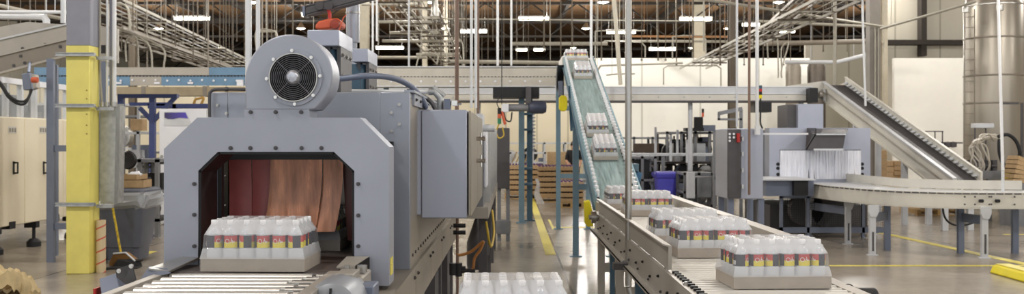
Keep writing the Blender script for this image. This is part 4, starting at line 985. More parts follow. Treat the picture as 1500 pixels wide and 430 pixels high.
for px in (1145, 1184, 1265, 1300): box(bm, XX(px - 2, 15.4), XX(px + 2, 15.4), 15.4, 15.46, 0, ZZ(287, 15.4))
box(bm, XX(1143, 15.4), XX(1302, 15.4), 15.4, 15.46, ZZ(290, 15.4), ZZ(286, 15.4)); box(bm, XX(1143, 15.4), XX(1302, 15.4), 15.4, 15.46, .08, .17)
obj('guard_frame', bm, SLATE, ft)
for pa, pb in ((1147, 1182), (1186, 1263), (1267, 1298)):
    bm = BM(); xa_, xb_ = XX(pa, 15.43), XX(pb, 15.43); x = xa_
    while x < xb_: box(bm, x, x + .004, 15.43, 15.434, .17, ZZ(290, 15.43)); x += .035
    z = .17
    while z < ZZ(290, 15.43): box(bm, xa_, xb_, 15.426, 15.43, z, z + .004); z += .035
    obj('wire_mesh', bm, BLACKM, ft, kind=None)
for px, r in ((1180, .28), (1215, .34)):
    bm = BM(); lathe(bm, [(.05, 15.9), (r, 15.9), (r, 16.1), (.05, 16.1)], (XX(px, 16), 0, .42), 'Y', 24); obj('flywheel', bm, SLATED, ft)
FB(1128, 1270, 300, 345, 16.6, 18.4, 'plinth', SLATED)
bolts(ft, [P(x, y, Y) for x in (1139.5, 1263) for y in (240, 246, 255)], .03, BLACKM)
# electrical cabinets before it
def cabinet(name, label, cat, px0, pxm, px1, py0, py1, Y, dy, m1, m2, legs=True):
    q = thing(name, label, cat, (XX((px0+px1)/2, Y), Y, 0))
    x0_, xm, x1_ = XX(px0, Y), XX(pxm, Y), XX(px1, Y)
    obj('cabinet_body', B(x0_, x1_, Y, Y + dy, ZZ(py1, Y), ZZ(py0, Y)), m1, q, bevel=.01)
    return q
q = thing('electrical_cabinet', 'tall slate electrical cabinet beside the far tunnel', 'cabinet', (XX(1095, 13), 13, 0))
obj('cabinet_body', B(XX(1066, 13.2), XX(1118, 13.2), 13.2, 14.0, ZZ(291, 13.2), ZZ(188, 13.2)), CABM, q, bevel=.01)
obj('dark_door', B(XX(1066, 13.15), XX(1086, 13.15), 13.15, 13.19, ZZ(290, 13.15), ZZ(189, 13.15)), SLATED, q, bevel=.008, label='dark grey cabinet door')
bm = BM()
for py in (200, 222, 246, 270): box(bm, XX(1086.5, 13.14), XX(1089, 13.14), 13.12, 13.17, ZZ(py + 6, 13.14), ZZ(py, 13.14))
obj('hinge', bm, LGREY, q)
bm = BM()
for i, (px, py) in enumerate(((1069, 196), (1075, 196), (1069, 201), (1075, 201), (1069, 206))): cyl(bm, P(px, py, 13.16), P(px, py, 13.12), .016, 10)
obj('push_button', bm, WHITEP, q); obj('isolator', B(XX(1079, 13.14), XX(1083, 13.14), 13.10, 13.15, ZZ(208, 13.14), ZZ(195, 13.14)), RED, q)
for x in (XX(1070, 13.3), XX(1114, 13.3)):
    for y in (13.3, 13.9): obj('leg', B(x - .04, x + .04, y - .04, y + .04, 0, ZZ(291, 13.2)), SLATE, q)
obj('conduit_bar', B(XX(1118, 13.4), XX(1184, 13.4), 13.4, 13.45, ZZ(197, 13.4), ZZ(194.5, 13.4)), WHITEP, q)
# ================================================================ yellow and grey column with trough
cl = thing('steel_column', 'square column, yellow below and grey above, with strut clamps', 'column', (-5.09, 11.35, 0))
ca, cb = -5.224, -4.952
obj('column_shaft', B(ca, cb, 11.2, 11.47, ZZ(66.5, 11.2), RZ - .01), COLG, cl, bevel=.006)
obj('yellow_sleeve', B(ca - .002, cb + .002, 11.198, 11.472, 0, ZZ(66.5, 11.2)), YEL, cl, bevel=.008)
for py in (79.5, 154.5, 299):
    z = ZZ(py, 11.15); bm = BM(); box(bm, XX(82, 11.15), XX(138, 11.15), 11.14, 11.19, z - .02, z + .02); 
    box(bm, XX(82, 11.15), XX(138, 11.15), 11.12, 11.14, z - .022, z - .014); box(bm, XX(82, 11.15), XX(138, 11.15), 11.12, 11.14, z + .012, z + .02)
    box(bm, XX(146, 11.4), XX(170, 11.4), 11.30, 11.34, z - .05, z - .01); beam(bm, (XX(138, 11.15), 11.165, z), (XX(147, 11.4), 11.32, z - .03), .012, .012)
    obj('strut_channel', bm, GALV, cl)
bm = BM()
for i, z in enumerate((2.15, 2.05, 1.98, 1.87, 1.74, 1.64)): cyl(bm, (cb - .03, 11.19, z), (cb - .03, 11.2, z), .008, 8)
obj('bolt_hole', bm, mat('hole_brown', (150, 130, 60), .8, 0, 0), cl)
# galvanised trough and conduits
wt = thing('cable_trough', 'galvanised steel cable trough fixed beside the yellow column', 'cable trough', (XX(160, 11.5), 11.5, 0))
bm = BM(); prism(bm, [P(146.5, 298, 11.45), P(167, 298, 11.45), P(170, 154, 11.45), P(147, 154, 11.45)], (0, .28, 0)); obj('trough_body', bm, GALV, wt)
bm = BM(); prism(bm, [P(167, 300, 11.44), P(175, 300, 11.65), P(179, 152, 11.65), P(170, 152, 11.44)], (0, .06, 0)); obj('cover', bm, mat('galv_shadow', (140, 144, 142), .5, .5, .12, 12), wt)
for px, r, ytop, lab in ((146.5, .013, 0, ''), (157, .014, 0, ''), (167.5, .023, 0, '')):
    bm = BM(); x = XX(px, 11.45)
    if px == 146.5: tube(bm, smoothpath([(x, 11.45, RZ - .02), (x, 11.45, 3.2), (x, 11.45, 2.4), (x + .02, 11.45, 2.1), (x + .03, 11.45, 1.95)], 3), r, 8)
    else: cyl(bm, (x, 11.45, ZZ(156, 11.45)), (x, 11.45, RZ - .02), r, 12)
    obj('conduit', bm, WHPIPE if px > 150 else PALE, wt)
    bm = BM(); cyl(bm, (x + (.03 if px < 150 else 0), 11.45, ZZ(156, 11.45)), (x + (.03 if px < 150 else 0), 11.45, ZZ(149, 11.45)), r + .01, 10); obj('fitting', bm, STEEL, wt)
bm = BM(); cyl(bm, (XX(163, 11.6), 11.62, ZZ(156, 11.6)), (XX(163, 11.6), 11.62, RZ - .02), .03, 10); obj('conduit', bm, COLG, wt)
# taupe conveyor sloping down past the column
tc = thing('sloping_conveyor', 'taupe conveyor sloping down behind the yellow column', 'conveyor', (-6.8, 12.4, 0))
Y = 12.3
def band(y00, y01, y10, y11, yy, th_, m, nm, px0=-60, px1=172):
    # screen rows at px 0 and px 95 extended to px0..px1
    def row(a, b, px): return a + (b - a) * px / 95.0
    bm = BM(); prism(bm, [P(px0, row(y01, y11, px0), yy), P(px1, row(y01, y11, px1), yy), P(px1, row(y00, y10, px1), yy), P(px0, row(y00, y10, px0), yy)], (0, th_, 0)); return obj(nm, bm, m, tc)
band(58, 80, 36.5, 58, Y, .04, TAUPE, 'guide_rail', px1=97); band(81, 106, 58, 81, Y, .05, TAUPD, 'side_panel', px1=97)
band(56, 58.5, 34.5, 37, Y - .03, .08, LGREY, 'flange', px1=97); band(79.5, 82, 57, 59, Y - .03, .06, TAUPE, 'flange', px1=97); band(105, 108, 80, 83, Y - .03, .1, TAUPE, 'flange', px1=97)
bm = BM(); prism(bm, [P(97, 88, Y), P(172, 92, Y), P(172, 42, Y), P(97, 36, Y)], (0, .05, 0)); obj('side_panel', bm, TAUPE, tc)
bm = BM(); prism(bm, [P(148, 78, Y-.01), P(154, 78, Y-.01), P(154, 66, Y-.01), P(148, 66, Y-.01)], (0, .02, 0)); obj('access_hole', bm, BLACKM, tc)
bm = BM(); prism(bm, [P(-60, 66, 13.1), P(97, 62, 13.1), P(97, 36, 13.1), P(40, 32, 13.1), P(-60, 50, 13.1)], (0, .03, 0)); obj('guide_rail', bm, TAUPE, tc)
bm = BM(); prism(bm, [P(-60, 92, 12.35), P(97, 57, 12.35), P(97, 60, 12.35), P(-60, 95, 12.35)], (0, .75, 0)); obj('belt', bm, SLATED, tc)
for y in (12.26, 13.0):
    x = XX(73, 12.26) if y < 12.5 else XX(78, 13.0)
    obj('leg', B(x - .045, x + .045, y, y + .06, 0, ZZ(86 if y < 12.5 else 88, 12.3)), SLATE, tc)
for y, pz in ((12.27, 217), (12.27, 331)):
    z = ZZ(pz, 12.27); obj('cross_brace', B(XX(68, 12.27), XX(150, 12.27), y + .01, y + .05, z - .04, z + .04), SLATE, tc)
x = XX(150, 12.27); obj('leg', B(x - .045, x + .045, 12.26, 12.32, 0, ZZ(90, 12.3)), SLATE, tc)
bm = BM(); box(bm, XX(-55, 12.3), XX(-50, 12.3), 12.3, 12.4, 0, 2.2); obj('leg', bm, SLATE, tc)
for px, py in ((66, 65), (33, 71), (30, 82), (36, 92), (88, 68), (20, 96)): bm = BM(); cyl(bm, P(px, py, Y - .015), P(px, py, Y), .02, 8); obj('bolt', bm, SLATED, tc)
sw = thing('isolator_switch', 'slate isolator switch with orange knob under the sloping conveyor', 'switch box', (XX(40, 12.1), 12.1, 0))
bm = BM(); prism(bm, [P(31, 108, 12.1), P(43, 106, 12.1), P(46, 131, 12.1), P(34, 132, 12.1)], (0, .12, 0)); obj('switch_box', bm, SLATE, sw, bevel=.01)
bm = BM(); prism(bm, [P(43, 107, 12.12), P(51, 109, 12.2), P(53, 128, 12.2), P(46, 131, 12.12)], (0, .1, 0)); obj('box_side', bm, TAUPE, sw)
bm = BM(); cyl(bm, P(47, 117, 12.08), P(55, 117, 12.08), .035, 12); obj('knob', bm, ORANGE, sw)
bm = BM(); cyl(bm, P(42, 106, 12.2), P(44, 92, 12.3), .02, 8); obj('stem', bm, SLATE, sw)
bm = BM()
for o_ in (0, 4): tube(bm, smoothpath([P(-8, 112 + o_, 12.0), P(3, 124 + o_, 12.0), P(12, 138 + o_, 12.0), P(24, 147 + o_, 12.0), P(36, 148 + o_, 12.0), P(43, 140, 12.05), P(45 + o_/3, 131, 12.1)], 5), .016, 8)
obj('cable', bm, BLACKR, sw)
# beige enclosure
be = thing('machine_enclosure', 'long beige machine enclosure with black pull handles', 'machine', (-7.5, 14, 0))
XE = -7.0
obj('enclosure_body', B(-8.6, XE - .02, 10.5, 16.4, .37, 1.895), BEIGE, be, bevel=.01)
for k, (ya_, yb_) in enumerate(((10.5, 12.55), (12.57, 13.72), (13.74, 14.9), (14.92, 16.38))):
    dd = obj('door_panel', B(XE - .02, XE, ya_, yb_, .38, 1.885), BEIGE, be, bevel=.004)
for ya_ in (13.42, 14.28):
    bm = BM(); z0_, z1_ = ZZ(253, ya_), ZZ(238, ya_); tube(bm, [(XE, ya_, z0_), (XE + .06, ya_, z0_), (XE + .06, ya_, z1_), (XE, ya_, z1_)], .014, 8); box(bm, XE, XE + .008, ya_ - .02, ya_ + .02, z0_ - .02, z1_ + .02); obj('pull_handle', bm, BLACKM, be)
for ya_ in (13.28, 14.15, 15.0):
    bm = BM(); box(bm, XE, XE + .004, ya_, ya_ + .22, ZZ(195, ya_), ZZ(185, ya_)); obj('warning_label', bm, CREAM, be)
    for q in range(3): bm = BM(); box(bm, XE + .004, XE + .006, ya_ + .02 + .07*q, ya_ + .06 + .07*q, ZZ(193, ya_), ZZ(187, ya_)); obj('pictogram', bm, TAUPD, be)
for ya_ in (13.05, 14.1, 15.3):
    bm = BM(); box(bm, XE - .2, XE - .02, ya_, ya_ + .1, .28, .37); cyl(bm, (XE - .08, ya_ + .05, .10), (XE - .08, ya_ + .05, .36), .025, 8); lathe(bm, [(.10, 0), (.10, .07), (.05, .12), (.001, .12)], (XE - .08, ya_ + .05, 0), 'Z', 16); obj('foot', bm, BLACKR, be)
for ya_ in (13.3, 14.6):
    bm = BM(); box(bm, XE - .1, XE + .01, ya_, ya_ + .16, .33, .43); obj('corner_block', bm, BLACKM, be)
# glazed guard above
gd = thing('guard_fence', 'glazed guard with pale aluminium posts on top of the beige enclosure', 'machine guard', (-7.1, 14, 1.9))
for ya_ in (12.6, 13.3, 13.7, 14.1, 14.5, 15.1, 15.8, 16.3):
    obj('post', B(XE - .10, XE - .03, ya_, ya_ + .06, 1.9, 2.36), LGREY, gd)
obj('top_rail', B(XE - .12, XE - .02, 10.5, 16.4, 2.36, 2.44), WHITEP, gd); obj('clear_panel', B(XE - .07, XE - .06, 10.5, 16.3, 1.9, 2.36), GLASSP, gd)
bm = BM()
for j in range(8):
    y = 11.2 + .66 * j; box(bm, -8.3, -7.6, y, y + .3, 1.9, 2.02 + .12*(j % 3)); cyl(bm, (-7.7, y + .1, 1.9), (-7.7, y + .1, 2.3), .03, 8)
obj('inner_mechanism', bm, GREYM, gd)
# rubbish bin, bag, carton trays
rb = thing('rubbish_bin', 'dark grey wheeled rubbish bin lined with a clear bag', 'bin', (XX(183, 12.4), 12.4, 0))
bx, by = XX(184, 12.4), 12.45
def rr(hx, hy, z, rc_=.08, n=5):
    pts = []
    for cx_, cy_, a0 in ((hx - rc_, hy - rc_, 0), (-hx + rc_, hy - rc_, 90), (-hx + rc_, -hy + rc_, 180), (hx - rc_, -hy + rc_, 270)):
        for i in range(n + 1): a = math.radians(a0 + 90*i/n); pts.append(Vector((bx + cx_ + rc_*math.cos(a), by + cy_ + rc_*math.sin(a), z)))
    return pts
def loft(rings, caps=True):
    bm = BM(); R = [[bm.verts.new(p) for p in r] for r in rings]; n = len(R[0])
    for i in range(len(R) - 1):
        for k in range(n): face(bm, [R[i][k], R[i][(k+1)%n], R[i+1][(k+1)%n], R[i+1][k]])
    if caps: face(bm, R[0]); face(bm, R[-1])
    return bm
obj('bin_body', loft([rr(.22, .22, .03), rr(.23, .23, .2), rr(.25, .25, .2), rr(.30, .30, .74), rr(.31, .31, .75), rr(.31, .31, .86)]), BING, rb)
bm = loft([rr(.335, .335, .87), rr(.345, .345, .90), rr(.34, .34, .93), rr(.30, .30, .95)]); obj('rim', bm, BING, rb)
rnd = random.Random(9)
def crumple(r, a): return [p + Vector((rnd.uniform(-a, a), rnd.uniform(-a, a), rnd.uniform(-a, a))) for p in r]
bm = loft([crumple(rr(.30, .30, .70 + .0, .1), .02), crumple(rr(.36, .36, .74, .1), .03), crumple(rr(.37, .37, .80, .1), .02), crumple(rr(.36, .36, .87, .1), .02), rr(.345, .345, .905)], False); obj('bin_bag', bm, BAG, rb, smooth=False)
for sx in (-.26, ):
    bm = BM(); lathe(bm, [(.001, -.02), (.10, -.02), (.11, 0), (.10, .02), (.001, .02)], (bx + sx, by - .24, .11), 'X', 18); obj('wheel', bm, BLACKR, rb)
bm = BM(); lathe(bm, [(.001, -.02), (.10, -.02), (.11, 0), (.10, .02), (.001, .02)], (bx + .1, by + .24, .11), 'X', 18); obj('wheel', bm, BLACKR, rb)
def open_tray(cx_, cy_, z, w_, d_, h_, rot=0):
    bm = BM(); a, b = w_/2, d_/2; t_ = .006
    box(bm, -a, a, -b, b, 0, t_); box(bm, -a, a, -b, -b + t_, 0, h_); box(bm, -a, a, b - t_, b, 0, h_); box(bm, -a, -a + t_, -b, b, 0, h_); box(bm, a - t_, a, -b, b, 0, h_)
    bmesh.ops.transform(bm, matrix=Matrix.Translation((cx_, cy_, z)) @ Matrix.Rotation(rot, 4, 'Z'), verts=bm.verts[:]); return bm
solo('carton_tray', open_tray(bx + .02, by - .05, .955, .52, .34, .10, .05), CARD, 'shallow cardboard tray lying on the rubbish bin, lower one', 'cardboard tray', 'cardboard trays on the bin')
solo('carton_tray', open_tray(bx - .03, by + .0, 1.057, .46, .32, .07, -.08), CARD, 'shallow cardboard tray on the bin, topmost with scrap paper', 'cardboard tray', 'cardboard trays on the bin')
bm = BM(); sphere(bm, (bx + .12, by - .05, 1.12), .055, 10, 6, (1.6, 1, .8))
for v in bm.verts: v.co += Vector((rnd.uniform(-.012, .012),)*3)
solo('scrap_paper', bm, WHITEP, 'crumpled white paper on the cardboard tray', 'paper', smooth=False)
# cardboard tube
bm = BM(); X = XX(148, 11.36); lathe(bm, [(.048, 0), (.054, 0), (.054, .62), (.048, .62), (.048, 0)], (X, 11.36, 0), 'Z', 24)
mt = bpy.data.materials.new('tube_wrap'); mt.use_nodes = True; nt = mt.node_tree; b = nt.nodes['Principled BSDF']
tc_ = nt.nodes.new('ShaderNodeTexCoord'); sp = nt.nodes.new('ShaderNodeSeparateXYZ'); nt.links.new(tc_.outputs['Object'], sp.inputs[0])
at = nt.nodes.new('ShaderNodeMath'); at.operation = 'ARCTAN2'; nt.links.new(sp.outputs['Y'], at.inputs[0]); nt.links.new(sp.outputs['X'], at.inputs[1])
ma = nt.nodes.new('ShaderNodeMath'); ma.operation = 'MULTIPLY_ADD'; ma.inputs[1].default_value = 7.2; nt.links.new(sp.outputs['Z'], ma.inputs[0])
m2 = nt.nodes.new('ShaderNodeMath'); m2.operation = 'MULTIPLY'; m2.inputs[1].default_value = -1/(2*PI); nt.links.new(at.outputs[0], m2.inputs[0]); nt.links.new(m2.outputs[0], ma.inputs[2])
fr_ = nt.nodes.new('ShaderNodeMath'); fr_.operation = 'FRACT'; nt.links.new(ma.outputs[0], fr_.inputs[0]); lt_ = nt.nodes.new('ShaderNodeMath'); lt_.operation = 'LESS_THAN'; lt_.inputs[1].default_value = .13; nt.links.new(fr_.outputs[0], lt_.inputs[0])
mx_ = nt.nodes.new('ShaderNodeMix'); mx_.data_type = 'RGBA'; mx_.inputs[6].default_value = (lin(214), lin(196), lin(160), 1); mx_.inputs[7].default_value = (lin(206), lin(96), lin(76), 1); nt.links.new(lt_.outputs[0], mx_.inputs[0]); nt.links.new(mx_.outputs[2], b.inputs['Base Color']); b.inputs['Roughness'].default_value = .8
solo('cardboard_tube', bm, mt, 'cardboard tube with red spiral stripe standing beside the yellow column', 'cardboard tube')
# broom and dustpan
br = thing('broom', 'broom with worn yellow handle leaning on the rubbish bin', 'broom', (XX(180, 11.9), 11.9, 0))
bm = BM(); cyl(bm, P(177, 370, 11.9), P(163, 292, 12.0), .014, 10); obj('handle', bm, mat('worn_yellow', (206, 176, 40), .6, 0, .3, 30), br)
bm = BM(); prism(bm, [P(166, 371, 11.85), P(184, 370, 11.85), P(199, 381, 11.85), P(193, 388, 11.85), P(160, 389, 11.85), P(160, 384, 11.85)], (0, .1, 0)); obj('bristles', bm, BRISTLE, br)
bm = BM(); tube(bm, [P(166, 371, 11.84), P(184, 369.5, 11.84), P(198, 382, 11.84)], .012, 6); obj('wire_band', bm, LGREY, br)
bm = BM(); a = Vector((XX(153, 11.6), 11.6, 0)); 
prism(bm, [(a.x, 11.55, .004), (a.x + .38, 11.65, .004), (a.x + .36, 11.85, .004), (a.x + .03, 11.8, .004)], (0, 0, .012)); prism(bm, [(a.x + .02, 11.78, .005), (a.x + .36, 11.85, .005), (a.x + .33, 11.87, .09), (a.x + .08, 11.80, .10)], (0, .01, 0)); cyl(bm, (a.x + .3, 11.83, .07), (a.x + .42, 11.7, .10), .012, 8)
solo('dustpan', bm, BLACKR, 'black dustpan on the floor under the broom bristles', 'dustpan')
# moulded pulp dunnage at the frame edge
for k in range(3):
    yy = 8.1 + .12*k; bm = BM(); rows = []
    x0_ = -4.62 + .02*k
    for i in range(15):
        u = i / 14; z = .50 - .03*k + .02; xx = x0_ + .40*u
        rows.append([(xx, yy + .14*v/6, (.46 - .06*k)*(1 - .0*u) + .04*math.sin(u*PI*5 + k) + .02*math.sin(v*PI/3) - .28*max(0, u - .7)**1.2) for v in range(7)])
    sheet(bm, rows, (0, 0, -.12)); lab = ('wavy pulp board packing stack, front layer at the floor edge', 'wavy pulp board packing, middle layer of three', 'wavy pulp board packing, rear layer of three')[k]
    solo('pulp_packing', bm, PULP, lab, 'packing', 'pulp board packing by the beige enclosure')
solo('packing_crate', B(-4.64, -4.24, 8.08, 8.5, 0, .24), CARD, 'cardboard crate under the wavy pulp packing', 'crate', bevel=.01)
# blue and taupe overhead conveyor
bc_ = thing('overhead_conveyor', 'blue and taupe overhead conveyor passing behind the yellow column', 'conveyor', (-9, 19, 0))
Y = 18.6
for pa, pb, m in ((50, 150, BLUEC), (150.3, 306, TAUPE), (306.3, 499, BLUEC)): obj('side_panel', B(XX(pa, Y), XX(pb, Y), Y, Y + .05, ZZ(110, Y), ZZ(98.5, Y)), m, bc_)
for pa, pb, m in ((50, 190, BLUEC), (190.3, 236, TAUPE), (236.3, 500, BLUEC)): obj('lower_panel', B(XX(pa, Y), XX(pb, Y), Y + .01, Y + .05, ZZ(125, Y), ZZ(111, Y)), m, bc_)
x = XX(50, Y)
while x < XX(500, Y): bm = BM(); box(bm, x, x + .03, Y - .012, Y + .01, ZZ(111.8, Y), ZZ(110.4, Y)); x += .066; obj('chain_slot', bm, BLACKM, bc_)
obj('belt', B(XX(50, Y), XX(500, Y), Y + .05, Y + .6, 2.85, 2.88), SLATED, bc_)
bolts(bc_, [(XX(160 + 17*k, Y), Y, ZZ(117 + (k % 2), Y)) for k in range(18)], .022, WHITEP)
bm = BM()
for pa in (170, 226, 275, 348): box(bm, XX(pa, Y), XX(pa + 8, Y), Y - .012, Y, ZZ(123, Y), ZZ(120, Y))
obj('label_plate', bm, WHITEP, bc_)
obj('switch_box', B(XX(349, Y), XX(358, Y), Y - .1, Y, ZZ(126, Y), ZZ(117, Y)), WHITEP, bc_)
for px in (470, 560): x = XX(px, Y); obj('leg', B(x - .05, x + .05, Y + .55, Y + .65, 0, 2.65), TEALD, bc_)
t2 = thing('trunking_run', 'long tan duct run slung beneath the blue overhead conveyor', 'duct', (-9, 23, 0))
Y = 23
bm = BM(); box(bm, XX(170, Y), XX(420, Y), Y, Y + .5, ZZ(140, Y), ZZ(127, Y)); obj('trunk', bm, mat('tan_metal', (172, 158, 130), .5, .2, .06), t2)
bm = BM()
for px in (210, 300, 380): cyl(bm, (XX(px, Y), Y + .25, ZZ(127, Y)), (XX(px, Y), Y + .25, RZ - .02), .02, 6); box(bm, XX(px, Y) - .05, XX(px, Y) + .05, Y - .01, Y + .51, ZZ(141, Y), ZZ(126, Y))
obj('hanger', bm, TAUPD, t2)
bm = BM(); tube(bm, smoothpath([P(283, 156, 22.5), P(286, 146, 22.5), P(292, 144, 22.5), P(298, 143, 22.5), P(296, 150, 22.5), P(291, 157, 22.5)], 4), .03, 6)
solo('rope_hank', bm, ROPE, 'tan rope hank hanging from the duct run above the white machine', 'rope')
# navy steel frame
nf = thing('navy_frame', 'navy blue steel frame with diagonal braces behind the rubbish bin', 'steel frame', (XX(215, 20), 20, 0))
Y = 19.6
bm = BM(); box(bm, XX(172, Y), XX(259, Y), Y, Y + .14, ZZ(143, Y), ZZ(137.5, Y)); obj('top_beam', bm, NAVY, nf)
for px in (222, 176):
    x = XX(px, Y); obj('leg', B(x - .055, x + .055, Y, Y + .11, 0, ZZ(143, Y)), NAVY, nf)
bm = BM(); beam(bm, P(257, 142, Y + .05), P(224, 178, Y + .05), .08, .08); beam(bm, P(205, 158, Y + .3), P(222, 176, Y + .3), .08, .08); obj('brace', bm, NAVY, nf)
bm = BM(); box(bm, XX(200, Y), XX(305, Y), Y + .6, Y + .72, ZZ(157, Y), ZZ(150, Y)); box(bm, XX(172, Y), XX(235, Y), Y + .6, Y + .72, ZZ(153, Y), ZZ(148, Y)); obj('rear_beam', bm, NAVY, nf)
x = XX(240, Y); obj('leg', B(x - .04, x + .04, Y + .6, Y + .7, 0, ZZ(150, Y)), NAVY, nf)
# white machine cabinet
wm = thing('white_cabinet', 'tall white machine cabinet with violet wave window', 'machine', (XX(268, 18), 18, 0))
Y = 17.8
obj('cabinet_body', B(XX(233, Y), XX(302, Y), Y, Y + 1.2, .02, ZZ(159, Y)), WHITEP, wm, bevel=.015)
bm = BM(); prism(bm, [P(240, 184, Y - .01), P(282, 184, Y - .01), P(272, 163.5, Y - .01), P(240, 163.5, Y - .01)], (0, .01, 0)); obj('window_frame', bm, LGREY, wm)
mv = bpy.data.materials.new('violet_window'); mv.use_nodes = True; nt = mv.node_tree; b = nt.nodes['Principled BSDF']; tcv = nt.nodes.new('ShaderNodeTexCoord'); spv = nt.nodes.new('ShaderNodeSeparateXYZ'); nt.links.new(tcv.outputs['Generated'], spv.inputs[0])
rpv = nt.nodes.new('ShaderNodeValToRGB'); rpv.color_ramp.elements[0].color = (lin(70), lin(66), lin(96), 1); rpv.color_ramp.elements[1].color = (lin(96), lin(84), lin(196), 1); nt.links.new(spv.outputs['X'], rpv.inputs['Fac']); nt.links.new(rpv.outputs['Color'], b.inputs['Base Color']); b.inputs['Roughness'].default_value = .2
bm = BM(); prism(bm, [P(241, 172, Y - .02), P(246, 174, Y - .02), P(254, 174, Y - .02), P(263, 172, Y - .02), P(275, 173, Y - .02), P(271.5, 164.5, Y - .02), P(241, 164.5, Y - .02)], (0, .01, 0)); obj('violet_pane', bm, mv, wm)
bolts(wm, [P(237, 229, Y)], .03, GALV)
# workbench clutter between trough and cabinet
def machine(name, label, cat, px0, px1, ptop, Y, seed, dy=1.0, m=GREYM, m2=SLATED, n=10, posts=4):
    """open framed machine: posts, decks, drums, boxes"""
    r = random.Random(seed); x0_, x1_ = XX(px0, Y), XX(px1, Y); H_ = ZZ(ptop, Y)
    q = thing(name, label, cat, ((x0_+x1_)/2, Y + dy/2, 0))
    for i in range(posts):
        x = x0_ + (x1_ - x0_ - .06) * i / (posts - 1)
        for y in (Y, Y + dy): obj('post', B(x, x + .06, y, y + .06, 0, H_), m, q)
    for z in (H_ - .06, H_ * .55, .25):
        bm = BM(); box(bm, x0_, x1_, Y, Y + dy + .06, z, z + .05); obj('deck', bm, m if z > .3 else m2, q)
    for i in range(n):
        x = r.uniform(x0_ + .05, x1_ - .3); z = r.choice((.30, H_*.55 + .05)); w_ = r.uniform(.12, .42); h_ = r.uniform(.12, max(.15, H_*.36)); y = Y + r.uniform(.05, dy - .3)
        bm = BM()
        if r.random() < .45: box(bm, x, min(x + w_, x1_), y, y + .3, z, z + h_); obj('module_box', bm, r.choice((m, m2, LGREY, SLATE, BLACKM)), q, bevel=.008)
        elif r.random() < .5: lathe(bm, [(.001, y), (h_*.5, y + .01), (h_*.5, y + .25), (.001, y + .26)], (x + h_*.4, 0, z + h_*.5), 'Y', 16); obj('drum', bm, r.choice((m2, STEEL, BLACKM)), q)
        else: cyl(bm, (x + .1, y + .1, z), (x + .1, y + .1, z + h_*1.2), r.uniform(.02, .06), 10); cyl(bm, (x, y + .1, z + h_), (x + w_, y + .1, z + h_), .02, 8); obj('cylinder', bm, r.choice((STEEL, GREYM, BLACKM)), q)
    return q
machine('work_bench', 'cluttered dark work bench seen past the cable trough', 'work bench', 176, 232, 232, 15.5, 2, .8, GREYM, BLACKM, 9, 3)
machine('parts_rack', 'grey parts rack under the navy frame carrying a carton', 'rack', 178, 226, 192, 21.0, 4, .8, LGREY, SLATED, 9, 3)
solo('carton', B(XX(191, 20.9), XX(208, 20.9), 20.9, 21.2, ZZ(191, 20.9), ZZ(174, 20.9)), CARD, 'brown carton with small white label on the grey parts rack', 'carton', bevel=.006)
bm = BM(); lathe(bm, [(.05, 15.2), (.13, 15.2), (.15, 15.25), (.13, 15.3), (.05, 15.3), (.05, 15.2)], (XX(189, 15.3), 0, ZZ(234, 15.3)), 'Y', 20); cyl(bm, (XX(189, 15.3), 15.2, ZZ(234, 15.3)), (XX(189, 15.3), 15.45, ZZ(234, 15.3)), .05, 10)
solo('bench_fan', bm, BLACKM, 'round dark drum fan standing on the cluttered bench', 'fan')
# ================================================================ machines beyond the near tunnel
sm = thing('guarded_machine', 'steel machine with white guard windows in line beyond the tunnel', 'machine', (-.6, 10.5, 0))
XM = -.245
obj('machine_body', B(-1.2, XM - .02, 8.8, 14.0, .95, 1.62), GREYM, sm)
for k in range(6):
    y = 8.9 + .84*k; obj('guard_window', B(XM - .02, XM + .01, y, y + .5, 1.12, 1.68), WHITEP, sm, bevel=.01)
    bm = BM(); box(bm, XM - .03, XM + .03, y + .56, y + .62, .85, 1.72); obj('window_post', bm, STEEL, sm)
bm = BM(); box(bm, -1.2, XM + .03, 8.7, 14.1, .85, .95); obj('bed', bm, TAUPE, sm)
for k in range(4):
    y = 9.0 + 1.6*k
    for x in (-1.1, XM - .03): obj('leg', B(x - .04, x + .04, y, y + .08, 0, .85), SLATED, sm)
for k in range(4): bm = BM(); lathe(bm, [(.001, 0), (.09, 0), (.1, .03), (.1, .26), (.001, .55)], (XM - .1, 9.4 + 1.1*k, .3), 'Z', 14); obj('pump', bm, SLATED, sm)
bm = BM(); tube(bm, smoothpath([(XM, 9.0, .8), (XM + .04, 9.1, .55), (XM + .06, 9.8, .62), (XM + .03, 10.4, .8)], 5), .012, 8); obj('air_hose', bm, mat('yellow_hose', (200, 170, 60), .5, 0, 0), sm)
bm = BM(); box(bm, XM - .05, XM + .0, 7.9, 8.5, 1.6, 1.78); cyl(bm, (XM, 8.0, 1.66), (XM + .1, 8.0, 1.66), .03, 10); obj('end_bracket', bm, LGREY, sm)
bc2 = thing('slate_enclosure', 'flat slate enclosure panel at the far end of the tunnel line', 'cabinet', (XX(738, 14.8), 14.8, 0))
Y = 14.8
obj('enclosure_panel', B(XX(728, Y), XX(746.5, Y), Y, Y + .9, ZZ(276, Y), ZZ(187, Y)), SLATED, bc2, bevel=.01)
for px in (731, 744): obj('leg', B(XX(px, Y) - .03, XX(px, Y) + .03, Y + .1, Y + .16, 0, ZZ(276, Y)), GREYM, bc2)
bm = BM(); lathe(bm, [(.001, 0), (.11, 0), (.12, .03), (.12, .2), (.001, .22)], (XX(737, Y), Y + .1, .12), 'Z', 14); obj('drain_pot', bm, GREYM, bc2)
sl = thing('stack_light', 'red, orange and green stack light hanging by the slate enclosure', 'signal lamp', (XX(731.5, 14.2), 14.2, 0))
for z0_, z1_, m in ((158, 167, BLACKM), (167, 173, ORANGE), (173, 181, GREEN)):
    bm = BM(); cyl(bm, P(731.5, z1_, 14.2), P(731.5, z0_, 14.2), .028, 12); obj('lens', bm, m, sl)
